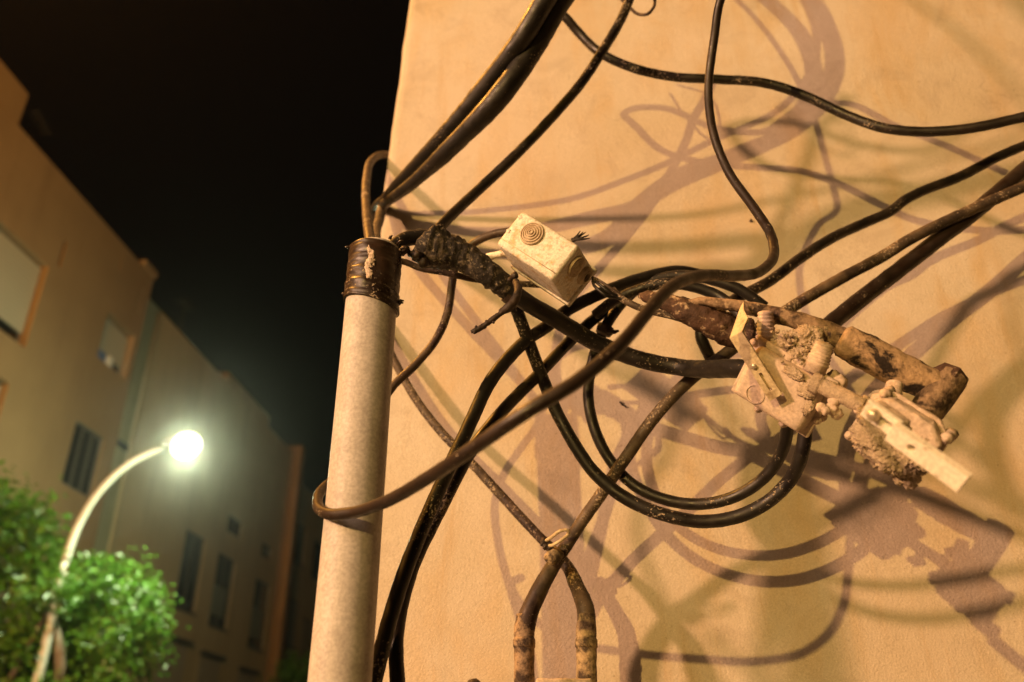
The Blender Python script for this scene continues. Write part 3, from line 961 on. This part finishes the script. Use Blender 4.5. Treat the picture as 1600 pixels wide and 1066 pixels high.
for (h, a_, s_) in ((0.30, 0.02, 1.0), (0.38, 0.05, 1.2), (0.46, 0.06, 1.3), (0.54, 0.02, 1.2), (0.62, 0.00, 1.0), (0.74, 0.09, 0.8), (0.68, -0.02, .7)):
    a2 = -0.12 - a_
    d = (to_cam * math.cos(a2) + right * math.sin(a2))
    c = pbase + axp * (Lp - hpx + hpx * h) + d * rp * 1.075
    lump(mb, c, 1, 3, 0.9, 2.4, h * 40, squash=(right * 0.0034 * s_, axp * 0.0062 * s_, d * 0.0004), fine=.3)
mb.build('paint_flake', M['cast'], tw)
for a_, h, L in ((1.25, 0.02, .008), (1.5, 0.05, .006), (-1.45, 0.95, .006), (-1.5, 0.12, .004), (1.2, 0.97, .010), (0.9, 1.0, .009), (0.5, 1.0, .006)):
    mb = MB()
    d = to_cam * math.cos(a_) + right * math.sin(a_)
    c = pbase + axp * (Lp - hpx + hpx * h) + d * rp * 1.06
    sweep(mb, [(c, .0022), (c + d * L * .5 + axp * .003, .0018), (c + d * L + axp * .002, .0008)], 7, 0.4, 300)
    mb.build('tape_shred', M['tape'], tw)

# ------------------------------------------------------------------ cable tie on the power cable
ct = empty('cable_tie', P(804, 455, .235), 'rusty strap tie with a notched tail round the thick black cable', 'cable tie')
mb = MB()
cc = P(800, 458, .22)
axk = (P(830, 478, .21) - P(770, 435, .23)).normalized()
vv = (CAM - cc)
vv = (vv - axk * vv.dot(axk)).normalized()
ss = axk.cross(vv)
rr = pxm(800, 458, .22, 17.5)
rings = []
for k in range(33):
    t = 2 * math.pi * k / 32
    for dx, r2 in ((-.0055, rr), (.0055, rr), (.0055, rr * 1.12), (-.0055, rr * 1.12)):
        rings.append(cc + axk * dx + (vv * math.cos(t) + ss * math.sin(t)) * r2)
fs = []
for k in range(32):
    for j in range(4):
        fs.append((k * 4 + j, k * 4 + (j + 1) % 4, (k + 1) * 4 + (j + 1) % 4, (k + 1) * 4 + j))
mb.add(rings, fs, False)
# the strap bulges to the front as a flat tongue
pth = [(P(806, 440, .245), .0046), (P(809, 456, .252), .0050), (P(804, 470, .253), .0056), (P(794, 481, .252), .0060), (P(784, 487, .250), .0045)]
sweep(mb, spline(pth, .002), 10, 0.15, 200)
mb.build('strap', M['rust'], ct)
mb = MB()
lump(mb, P(804, 431, .245), pxm(804, 431, .245, 6.5), 2, .25, 1.5, 2)
lump(mb, P(797, 437, .242), pxm(804, 431, .245, 4.5), 2, .25, 1.5, 5)
mb.build('knob', M['rust'], ct)
mb = MB()
pth = [(P(788, 485, .250), .0042), (P(775, 495, .25), .0034), (P(758, 508, .25), .0036), (P(742, 517, .25), .0036), (P(736, 519, .25), .002)]
sweep(mb, spline(pth, .0015), 9, 0.35, 330, 5)
for x, y in ((768, 497), (771, 504), (752, 509), (741, 520), (744, 511), (760, 502)):
    lump(mb, P(x, y, .251), .0021, 1, .4, 2, x)
mb.build('tail', M['rust'], ct)
mb = MB()
cc = P(945, 516, .142)
lathe(mb, cc - (P(932, 545, .135) - P(952, 505, .14)).normalized() * .007, (P(932, 545, .135) - P(952, 505, .14)), [(.0085, 0), (.0125, .001), (.013, .006), (.012, .013), (.0085, .014)], 18, .25, 200)
sweep(mb, [(P(950, 518, .15), .003), (P(960, 519, .152), .003), (P(967, 517, .152), .0015)], 7, .3, 300)
t2 = mb.build('cable_tie', M['rust'], None)
tag(t2, 'small rusty tie clamped round the inner looped cable, behind the front cable', 'cable tie')

# ------------------------------------------------------------------ small grey junction box


def frame3(c, p1, p2, away):
    e1 = p1 - c
    e2 = p2 - c
    u1 = e1.normalized()
    e2 = e2 - u1 * e2.dot(u1)
    u2 = e2.normalized()
    u3 = u1.cross(u2)
    if u3.dot(away) < 0: u3 = -u3
    return u1, u2, u3, e1.length, e2.length


gx, gy = 863, 439.5
d0 = depth(gx, gy, 0.255)
k0 = d0 / F
C_ = PD(gx, gy, d0)
B_ = PD(772, 380, d0 + 60 * k0)
D_ = PD(903.6, 381, d0 + 8 * k0)
u1, u2, u3, l1, l2 = frame3(C_, B_, D_, ray(gx, gy))      # u1 along the long edge, u2 along the short one, u3 into depth
l3 = 92 * k0
jb = empty('small_box', C_ + u3 * l3, 'small cream plastic junction box spattered with mortar, with ringed grommets', 'junction box')
mb = MB()
obox(mb, C_, u1 * l1, u2 * l2, u3 * l3, 0.0052, 4, 0.03, 0.0007, 2)
mb.build('body', M['plastic'], jb)
mb = MB()
o_ = C_ - u1 * .002 - u2 * .002 + u3 * (l3 - .001)
obox(mb, o_, u1 * (l1 + .004), u2 * (l2 + .004), u3 * .008, 0.0012, 2, 0, 0.0003, 1)
mb.build('lid', M['plastic'], jb)


def grommet(c, ax_, r, name='grommet', mat='grommet', hole=False):
    mb = MB()
    if hole:
        prof = [(r, -.001), (r, .0015), (r * .9, .004), (r * .74, .005), (r * .72, .0035), (r * .58, .006), (r * .5, .0062), (r * .46, -.002)]
    else:
        prof = [(r, -.001), (r, .0012)]
        for k in range(5):
            ra = r * (0.98 - k * .19)
            prof += [(ra, .0012 + k * .0011), (ra - r * .02, .0030 + k * .0011), (ra - r * .10, .0031 + k * .0011), (ra - r * .13, .0016 + k * .0011)]
    lathe(mb, c, ax_, prof, 30, smooth=False)
    return mb.build(name, M[mat], jb)


# on the bright top face (u1, u2) measured from A = C + u1*l1 + u2*l2
A_ = C_ + u1 * l1 + u2 * l2
grommet(A_ - u2 * l2 * .36 - u1 * l1 * .36, -u3, l2 * .28)
# on the dark end face (u2, u3)
D0 = C_ + u2 * l2
g1 = grommet(D0 - u2 * l2 * .36 + u3 * l3 * .34, -u1, l2 * .26)
g2c = D0 - u2 * l2 * .30 + u3 * l3 * .80
grommet(g2c, -u1, l2 * .23, hole=True)
mb = MB()
lathe(mb, g2c, -u1, [(l2 * .12, -.001), (l2 * .12, .002)], 14)
mb.build('cable_hole', M['dark'], jb)
mb = MB()      # mould line near the front edge of the top face
obox(mb, C_ + u2 * l2 * .17 - u3 * .0006 + u1 * .004, u1 * (l1 - .008), u2 * .0010, u3 * .001, 0)
mb.build('seam', M['grommet'], jb)
mb = MB()      # chipped mortar along the upper left edge
rnd = random.Random(11)
for k in range(2):
    t = rnd.random()
    c = A_ - u1 * rnd.uniform(-.001, .012) - u2 * l2 * rnd.uniform(-0.02, .95) * (1 if k % 3 else 0.2) - u3 * .0004
    q_ = rnd.uniform(.0010, .0040)
    lump(mb, c, 1, 3, .6, 2, k * 3.3, squash=(u1 * q_ * rnd.uniform(.7, 1.8), u2 * q_ * rnd.uniform(.6, 1.3), u3 * q_ * .05), fine=.25)
for k in range(3):
    c = A_ - u1 * l1 * rnd.uniform(.1, .9) - u2 * rnd.uniform(.0, .004) + u3 * rnd.uniform(0, .003)
    lump(mb, c, rnd.uniform(.0006, .0012), 2, .5, 2, k * 5.1)
mb.build('mortar_crumbs', M['plastic'], jb)['kind'] = 'stuff'
mb = MB()      # frayed strands behind the box
rnd = random.Random(2)
for k in range(7):
    a = P(896, 376, .22)
    b = P(906 + rnd.uniform(0, 16), 364 + rnd.uniform(-3, 9), .22 + rnd.uniform(-.01, .01))
    sweep(mb, [(a + Vector((rnd.gauss(0, .002), 0, rnd.gauss(0, .002))), .0018), ((a + b) / 2, .0014), (b, .0006)], 6, .3, 300, k)
tag(mb.build('frayed_wire', M['dark'], None), 'frayed dark wire strands poking out behind the small box', 'wire')

# ------------------------------------------------------------------ brown taped splice and the elbow conduit
sp = empty('cable_splice', P(1005, 464, .235), 'thick mud brown taped splice tapering out of the cables into the square box', 'cable splice')
mb = MB()
q0 = pxm(1080, 490, .245, 1.0) * .5
sweep(mb, spline([(P(x, y, f), q0 * wd) for x, y, f, wd in ((1000, 462, .225, 10), (1012, 464, .23, 20), (1032, 470, .235, 26), (1052, 477, .238, 32), (1075, 487, .24, 40), (1098, 497, .24, 46), (1122, 508, .238, 50), (1146, 520, .235, 48), (1172, 532, .23, 40), (1195, 545, .225, 30))], .002), 30, .13, 110, 12)
mb.build('taped_sleeve', M['sleeve'], sp)
el = empty('elbow_conduit', P(1180, 484, .26), 'dirty steel conduit with thick sleeve and square elbow, right of the boxes', 'conduit')
q1 = pxm(1300, 530, .265, 1.0) * .5
mb = MB()
sweep(mb, spline([(P(x, y, f), q1 * wd) for x, y, f, wd in ((1075, 474, .245, 12), (1095, 471, .25, 15), (1118, 473, .255, 17), (1150, 478, .258, 20), (1180, 484, .26, 23), (1215, 493, .262, 27), (1255, 504, .264, 29), (1290, 517, .266, 32), (1318, 532, .268, 38), (1332, 541, .268, 38))], .003), 24, .09, 80, 30)
mb.build('conduit', M['arm'], el)
mb = MB()
sweep(mb, spline([(P(x, y, f), q1 * wd * 1.13) for x, y, f, wd in ((1312, 530, .268, 34), (1318, 533, .268, 46), (1350, 549, .268, 48), (1390, 570, .268, 48), (1425, 588, .268, 47), (1450, 600, .268, 44), (1472, 610, .268, 42))], .003), 28, .08, 70, 33)
mb.build('sleeve', M['blotch'], el)
mb = MB()
top = P(1484, 592, .268)
low = P(1440, 652, .272)
sweep(mb, [(P(1486, 588, .268), q1 * 46), (top, q1 * 50), ((top + low) * .5, q1 * 48), (low, q1 * 46), (P(1425, 675, .272), q1 * 40)], 22, .06, 80, 35)
mb.build('elbow', M['arm'], el)
mb = MB()
ax_e = (P(1486, 586, .268) - low).normalized()
lathe(mb, P(1484, 590, .268), ax_e, [(q1 * 51, -.010), (q1 * 53, -.006), (q1 * 53, .002), (q1 * 50, .004)], 7, .02, 90, smooth=False)
mb.build('end_cap', M['sleeve'], el)

# ------------------------------------------------------------------ square cast box
sx = lambda x: 900 + x / 3.8075
sy = lambda y: 420 + y / 3.8075
lbx, lby = sx(908), sy(742)
d1 = depth(lbx, lby, .245)
k1 = d1 / F
LB = PD(lbx, lby, d1)
BT = PD(sx(1322), sy(1004), d1 - 58 * k1)
TP = PD(sx(1003), sy(432), d1 - 34 * k1)
a1, a2, a3, m1, m2 = frame3(LB, BT, TP, ray(lbx, lby))    # a1 along the lower edge, a2 up the face, a3 into depth
m3 = 52 * k1
b1 = empty('square_box', LB + a3 * m3, 'square cast junction box caked in pale mortar, with a bent strap on its face', 'junction box')
mb = MB()
obox(mb, LB, a1 * m1, a2 * m2, a3 * m3 * .62, .0080, 4, .05, .0008, 3, 60)
mb.build('lid', M['cast'], b1)
mb = MB()
e_ = .0055
obox(mb, LB - a1 * e_ - a2 * e_ + a3 * m3 * .52, a1 * (m1 + 2 * e_), a2 * (m2 + 2 * e_), a3 * m3 * .16, .0022, 3, 0, .0005, 1)
mb.build('rim', M['cast'], b1)
mb = MB()
rnd = random.Random(77)
for u, v, ra, rb_, rh in ((.82, .80, .010, .008, .0022), (.60, .95, .012, .006, .0026), (.93, .55, .005, .008, .0014)):
    lump(mb, LB + a1 * m1 * u + a2 * m2 * v, 1, 4, .35, 2.2, u * 31, squash=(a1 * ra, a2 * rb_, -a3 * rh), fine=.3)
tag(mb.build('mortar_splash', M['mortar'], b1), kind='stuff')
mb = MB()
obox(mb, LB + a3 * m3 * .6 + (a1 + a2) * .001, a1 * (m1 - .002), a2 * (m2 - .002), a3 * m3 * .55, .005, 3, -.02, .0006, 1)
mb.build('body', M['cast'], b1)
F1 = lambda u, v, h=0.0: LB + a1 * m1 * u + a2 * m2 * v - a3 * h       # point on the face


def ear(parent, c, ax_, r, L, mat='cast'):
    mb = MB()
    lathe(mb, c, ax_, [(r * 1.1, -.004), (r * .86, 0), (r * .80, L * .5), (r * .95, L * .55), (r * .92, L * .8), (r * .5, L * .86), (r * .45, L)], 11, .28, 160)
    return mb.build('screw_ear', M[mat], parent)


for u, v in ((.36, -.10), (-.06, .93), (1.05, .30), (1.04, .90), (.72, -.09)):
    ear(b1, F1(u, v) + a3 * (m3 * .86), -a3, .0054, m3 * .42)
mb = MB()
lathe(mb, F1(.30, .26, -.0008), -a3, [(.0116, -.001), (.0114, .0016), (.0100, .0018), (.0096, .0004), (.0, .0005)], 26, smooth=False)
mb.build('emblem', M['cast'], b1)


def gland(parent, base, tip, r, mat='cast'):
    mb = MB()
    ax_ = tip - base
    L = ax_.length
    prof = [(r, -L * .35)]
    for k in range(7):
        h = L * (k / 7)
        rr_ = r * (1 - .26 * k / 7)
        prof += [(rr_ * .94, h), (rr_ * 1.04, h + L * .05), (rr_ * 1.02, h + L * .10), (rr_ * .93, h + L * .125)]
    prof += [(r * .66, L), (r * .35, L * 1.04)]
    lathe(mb, base, ax_, prof, 22, .07, 150)
    return mb.build('cable_gland', M[mat], parent)


gland(b1, P(1197, 528, .262), P(1196, 487, .272), pxm(1197, 528, .262, 15))
gland(b1, P(1276, 570, .278), P(1290, 537, .287), pxm(1276, 570, .278, 18))
gland(b1, P(1172, 560, .25), P(1172, 500, .256), pxm(1172, 540, .255, 9), 'sleeve')
mb = MB()
rnd = random.Random(31)
for (x, y, f, r_) in ((1232, 540, .266, 22), (1262, 534, .270, 23), (1250, 556, .270, 19), (1282, 548, .276, 15), (1218, 552, .264, 12), (1274, 522, .268, 12)):
    lump(mb, P(x, y, f), pxm(x, y, f, r_), 5, .30, 2.2, x * .7, fine=.26)
for k in range(26):
    x, y = rnd.uniform(1205, 1292), rnd.uniform(512, 570)
    lump(mb, P(x, y, .280), rnd.uniform(.0010, .0026), 2, .7, 2, k)
tag(mb.build('mortar', M['mortar'], b1), kind='stuff')
# threaded nipple towards the second box and its nuts
mb = MB()
na, nb_ = P(1268, 596, .282), P(1348, 634, .29)
axn = nb_ - na
Ln = axn.length
prof = []
for k in range(22):
    h = Ln * k / 21
    base_r = pxm(1300, 610, .285, 12.5) * (1.25 if k < 4 else 1.0)
    prof += [(base_r * .94, h), (base_r * 1.05, h + Ln / 60)]
lathe(mb, na, axn, prof, 18, .10, 140)
mb.build('nipple', M['mortar'], b1)
mb = MB()
for x, y, f, r_ in ((1283, 637, .285, 8), (1290, 642, .288, 7), (1301, 640, .282, 10), (1308, 647, .28, 9), (1303, 628, .284, 9), (1312, 598, .272, 12), (1303, 588, .27, 10)):
    lump(mb, P(x, y, f), pxm(x, y, f, r_), 3, .25, 1.7, x)
mb.build('mortar', M['cast'], b1)

# bent strap bolted on the face
st = empty('bent_strap', F1(.45, .7, .006), 'bent metal strap with a slot, bolted across the face of the square box', 'strap')
t0 = PD(sx(955), sy(395), d1 - 62 * k1)
t1 = PD(sx(1192), sy(768), d1 - 66 * k1)
ey = (t1 - t0)
Ls = ey.length
ey = ey.normalized()
ez = -a3
ez = (ez - ey * ez.dot(ey)).normalized()
ex = ey.cross(ez)
wS = 84 / 3.8075 * k1
mb = MB()
n_h = 10
slot = [(wS * .13 * math.cos(t), Ls * .62 + wS * .13 * math.sin(t)) for t in [math.pi + math.pi * k / 8 for k in range(9)]] + \
       [(wS * .13 * math.cos(t), Ls * .86 + wS * .13 * math.sin(t)) for t in [math.pi * k / 8 for k in range(9)]]
outl = [(-wS / 2, 0), (wS / 2, 0), (wS / 2 * 1.02, Ls * .5), (wS / 2, Ls), (-wS / 2, Ls * .985), (-wS / 2 * .98, Ls * .5)]
plate(mb, t0, ex, ey, outl, [slot], .0022, .0003)
# blade folded back at the upper end
tip = PD(sx(1003), sy(200), d1 + 20 * k1)
fl = (tip - t0)
fu = ex
fv = (fl - fu * fl.dot(fu)).normalized()
Lb = fl.dot(fv)
off = fl.dot(fu) / wS
plate(mb, t0 - fv * .0006, fu, fv, [(-wS / 2, 0), (wS / 2, 0), (wS * (off + .18), Lb * .85), (wS * (off + .05), Lb), (wS * (off - .25), Lb * .72), (-wS * .62, Lb * .35)], [circ(wS * (off * .7), Lb * .62, wS * .06, 10, 1.6)], .0020, .0003)
mb.build('strap', M['strap'], st)
mb = MB()
plate(mb, t0 + ey * Ls * .52 - ez * .004 - ex * wS * .45, ex, ey, [(0, 0), (wS * .62, -Ls * .04), (wS * .66, Ls * .34), (wS * .08, Ls * .30)], [], .0022, .0003)
mb.build('backing_plate', M['strap'], st)
mb = MB()
bc_ = t0 + ey * Ls * .48 + ex * wS * .08
lathe(mb, bc_ - ez * .002, ez, [(.0046, 0), (.0046, .0025), (.0032, .0028), (.0032, .0055), (.0018, .0066)], 12, .08, 300)
mb.build('bolt', M['bolt'], st)

# ------------------------------------------------------------------ second box, caked in mortar, and the white bar
zx = lambda x: 1100 + x / 2.961
zy = lambda y: 440 + y / 2.961
l2x, l2y = zx(640), zy(742)
d2 = depth(l2x, l2y, .285)
k2 = d2 / F
LB2 = PD(l2x, l2y, d2)
BT2 = PD(zx(955), zy(952), d2 - 56 * k2)
TP2 = PD(zx(790), zy(500), d2 - 40 * k2)
c1, c2, c3, w1, w2_ = frame3(LB2, BT2, TP2, ray(l2x, l2y))
w3 = 46 * k2
b2o = empty('mortared_box', LB2 + c3 * w3, 'rounded junction box thick with rough mortar, under the white bar', 'junction box')


def octo(mb, c, e1, e2, e3, cut, bev, wob):
    bm = bmesh.new()
    pts = []
    for (u, v) in ((cut, 0), (1 - cut, 0), (1, cut), (1, 1 - cut), (1 - cut, 1), (cut, 1), (0, 1 - cut), (0, cut)):
        pts.append((u, v))
    lo = [bm.verts.new(c + e1 * u + e2 * v) for u, v in pts]
    hi = [bm.verts.new(c + e1 * u + e2 * v + e3) for u, v in pts]
    bm.faces.new(lo)
    bm.faces.new(hi[::-1])
    for i in range(8):
        j = (i + 1) % 8
        bm.faces.new((lo[i], hi[i], hi[j], lo[j]))
    bmesh.ops.recalc_face_normals(bm, faces=bm.faces)
    bmesh.ops.bevel(bm, geom=bm.edges[:], offset=bev, segments=3, affect='EDGES', profile=.5)
    bmesh.ops.triangulate(bm, faces=bm.faces)
    for _ in range(4):
        bmesh.ops.subdivide_edges(bm, edges=[e for e in bm.edges if e.calc_length() > .003], cuts=1)
    bm.normal_update()
    for v in bm.verts:
        q = v.co * 90
        v.co += v.normal * wob * (noise.noise(q) + .6 * noise.noise(q * 2.4) + .35 * noise.noise(q * 6))
    mb.bm(bm, True)


mb = MB()
octo(mb, LB2, c1 * w1, c2 * w2_, c3 * w3, .20, .004, .0016)
mb.build('body', M['cast'], b2o)
mb = MB()
e_ = .0035
octo(mb, LB2 - (c1 + c2) * e_ + c3 * w3 * .55, c1 * (w1 + 2 * e_), c2 * (w2_ + 2 * e_), c3 * w3 * .2, .20, .002, .0009)
mb.build('rim', M['cast'], b2o)
mb = MB()
F2 = lambda u, v, h=0.0: LB2 + c1 * w1 * u + c2 * w2_ * v - c3 * h
rnd = random.Random(41)
for u, v, ra, rb_, rh in ((.30, .30, .021, .017, .008), (.58, .22, .022, .016, .009), (.45, .50, .024, .018, .007), (.78, .40, .018, .020, .008), (.20, .58, .015, .015, .006)):
    lump(mb, F2(u, v, -.001), 1, 5, .30, 2.4, u * 47, squash=(c1 * ra, c2 * rb_, -c3 * rh), fine=.30)
for k in range(18):
    q_ = rnd.uniform(.0012, .003)
    lump(mb, F2(rnd.uniform(.1, .9), rnd.uniform(.05, .6), .003), q_, 2, .7, 2, k * 2.9)
for k in range(12):
    lump(mb, F2(rnd.uniform(.3, 1.0), rnd.uniform(-.05, .05), -w3 * .4), rnd.uniform(.004, .007), 4, .45, 2, k * 1.3, fine=.25)
tag(mb.build('mortar', M['mortar'], b2o), kind='stuff')
for u, v, r_ in ((.02, .10, .0060), (.95, .02, .0062), (1.0, .90, .0062), (.10, .97, .0060)):
    ear(b2o, F2(u, v) + c3 * w3 * .75, -c3, r_, w3 * .62)
gland(b2o, P(1391, 630, .285), P(1398, 600, .282), pxm(1391, 630, .285, 16))
mb = MB()
for x, y, f, r_ in ((1345, 636, .288, 13), (1352, 628, .29, 9), (1372, 622, .284, 12), (1412, 640, .28, 12), (1425, 655, .275, 13)):
    lump(mb, P(x, y, f), pxm(x, y, f, r_), 4, .3, 1.7, x * .3, fine=.12)
mb.build('collar', M['cast'], b2o)

f0 = .385
o0 = P(1344, 648.7, f0)
o1 = P(1502, 763, f0 + .01)
exb = (o1 - o0).normalized()
o2 = P(1363.4, 627.4, f0 + .012)
eyb = (o2 - o0)
wB = eyb.length * 0.86
eyb = (eyb - exb * eyb.dot(exb)).normalized()
Lb_ = (o1 - o0).length
wb = empty('white_bar', o0, 'white painted flat bar with round holes sticking out below the elbow', 'bar')
mb = MB()
j = Lb_ * .305
hs = wB * .15
slot = [(Lb_ * .10 + hs * math.cos(t), wB * .55 + hs * math.sin(t)) for t in [math.pi / 2 + math.pi * k / 8 for k in range(9)]] + \
       [(Lb_ * .27 + hs * math.cos(t), wB * .55 + hs * math.sin(t)) for t in [-math.pi / 2 + math.pi * k / 8 for k in range(9)]]
plate(mb, o0 + exb.cross(eyb) * -.003, exb, eyb, [(0, 0), (j * 1.06, 0), (j * 1.06, wB), (0, wB * 1.02)], [slot], .004, .0004)
ncm = exb.cross(eyb)
if ncm.dot(CAM - o0) < 0: ncm = -ncm
mb.build('slotted_plate', M['bar'], wb)
mb = MB()
plate(mb, o0 + ncm * .0035 + exb * j, exb, eyb, [(0, 0), (Lb_ - j, 0), (Lb_ - j, wB * 1.04), (0, wB * 1.02)], [circ((Lb_ - j) * .31, wB * .52, wB * .23, 18), ], .0075, .0004)
mb.build('plate', M['bar'], wb)
mb = MB()
lathe(mb, o0 + exb * ((Lb_ - j) * .80 + j) + eyb * wB * .5 + ncm * .0068, ncm, [(wB * .2, 0), (wB * .19, .0006), (wB * .05, .0007)], 16)
mb.build('rivet', M['strap'], wb)
mb = MB()
lathe(mb, o0 + exb * Lb_ * .105 + eyb * wB * .6 + ncm * .0, ncm, [(.0052, -.006), (.0052, .004), (.0046, .006), (.002, .0072)], 14, .05, 300)
mb.build('bolt', M['bolt'], wb)
mb = MB()
obox(mb, o0 + exb * Lb_ * .02 - eyb * wB * .0 - ncm * .022, exb * Lb_ * .34, eyb * wB * .7, ncm * .016, .003, 2, 0, .0014, 2)
mb.build('stand_off', M['mortar'], wb)

# ------------------------------------------------------------------ conduit stubs, bracket, small things on the wall


def stub(label, x, pts, ref):
    top_, r_ = P(x, 972, .075), pxm(x, 1020, .075, 16)
    ax_ = P(x + .5, 1066, .075) - top_
    o = empty('conduit_stub', top_ + ax_ * 1.4, label, 'conduit', 'conduit stubs rising from the bottom edge')
    mb = MB()
    L = ax_.length * 1.5
    lathe(mb, top_, ax_.normalized(), [(r_ * .78, -.010), (r_ * .82, -.004), (r_ * .98, .004)] + [(r_ * (1 + .03 * math.sin(k * 2.1)), .006 + L * k / 12) for k in range(13)], 22, .05, 60)
    mb.build('sleeve', M['stub'], o)
    mb = MB()
    lathe(mb, top_ + ax_.normalized() * .022, ax_.normalized(), [(r_ * 1.0, -.001), (r_ * 1.1, .001), (r_ * 1.1, .010), (r_ * 1.0, .012)], 22, .04, 60)
    mb.build('collar', M['stub'], o)
    return o


stub('left of two stained conduit stubs standing at the bottom edge', 819, None, None)
stub('right of two stained conduit stubs standing at the bottom edge', 916, None, None)
mb = MB()
obox(mb, P(838, 1100, .11), P(925, 1100, .11) - P(838, 1100, .11), Vector((0, .13, 0)), P(838, 1060, .11) - P(838, 1100, .11), .002, 2, 0, .0012, 3)
tag(mb.build('conduit_bracket', M['cast'], None), 'pale mortar crusted bracket between the two conduit stubs at the bottom edge', 'bracket')
mb = MB()
lathe(mb, P(741, 1075, .02), P(741, 1060, .04) - P(741, 1075, .02), [(.012, -.004), (.012, .004), (.009, .010), (.004, .013)], 14, .2, 120)
tag(mb.build('bolt_head', M['rust'], None), 'small dark bolt head on the wall at the bottom edge', 'bolt')

# clip holding the crossing conduits
cl = empty('wire_clip', P(862, 850, .085), 'pale wire clip hooked where the two spattered cables cross', 'clip')
mb = MB()
rc = pxm(870, 840, .09, 2.6)
sweep(mb, spline([(P(x, y, f), rc) for x, y, f in ((852, 846, .095), (864, 838, .105), (878, 829, .11), (887, 829, .11), (888, 834, .108), (878, 843, .108), (866, 851, .105), (858, 853, .095))], .002), 8, .1, 200)
mb.build('wire', M['strap'], cl)
mb = MB()
for x, y, r_ in ((850, 846, 5.5), (852, 854, 5), (860, 856, 4.5), (847, 850, 3.5)):
    lump(mb, P(x, y, .095), pxm(x, y, .095, r_), 3, .4, 1.8, x)
mb.build('twist', M['rust'], cl)
mb = MB()
cj = P(866, 868, .09)
lathe(mb, cj, P(850, 892, .085) - cj, [(pxm(866, 868, .09, 10), -.010), (pxm(866, 868, .09, 12.5), -.007), (pxm(866, 868, .09, 12.5), .009), (pxm(866, 868, .09, 10), .012)], 20, .06, 90)
mb.build('band', M['stub'], cl)
mb = MB()
lump(mb, P(971, 631, .003), 1, 2, .5, 1.5, 3, squash=(Vector((.0035, 0, -.005)), Vector((0, .0018, 0)), Vector((.0016, 0, .0012))))
lump(mb, P(977, 635, .003), 1, 2, .5, 1.5, 5, squash=(Vector((.0025, 0, -.0015)), Vector((0, .0012, 0)), Vector((.0008, 0, .0012))))
tag(mb.build('rust_flake', M['rust'], None), 'tiny red brown flake stuck on the wall inside the cable loop', 'flake')
mb = MB()
lathe(mb, P(1173, 345, .0), Vector((0, -1, 0)), [(.0022, -.002), (.0026, .002), (.001, .004)], 10)
tag(mb.build('nail', M['rust'], None), 'tiny dark nail in the wall beside the vertical cable', 'nail')

# ------------------------------------------------------------------ thin scattering volume, added to give the lamp its halo
mb = MB()
obox(mb, Vector((-40, -32, -1.1)), Vector((70, 0, 0)), Vector((0, 130, 0)), Vector((0, 0, 30)), 0, smooth=False)
hm = bpy.data.materials.new('halo_haze')
hm.use_nodes = True
hm.node_tree.nodes.remove(hm.node_tree.nodes['Principled BSDF'])
pv = hm.node_tree.nodes.new('ShaderNodeVolumePrincipled')
pv.inputs['Color'].default_value = (0.9, 0.9, 0.9, 1)
pv.inputs['Density'].default_value = HALO_DENSITY
pv.inputs['Anisotropy'].default_value = 0.945
hm.node_tree.links.new(pv.outputs[0], hm.node_tree.nodes['Material Output'].inputs['Volume'])
hz = mb.build('halo_haze', hm, None, (-40, -32, -1.1))
tag(hz, kind='stuff')
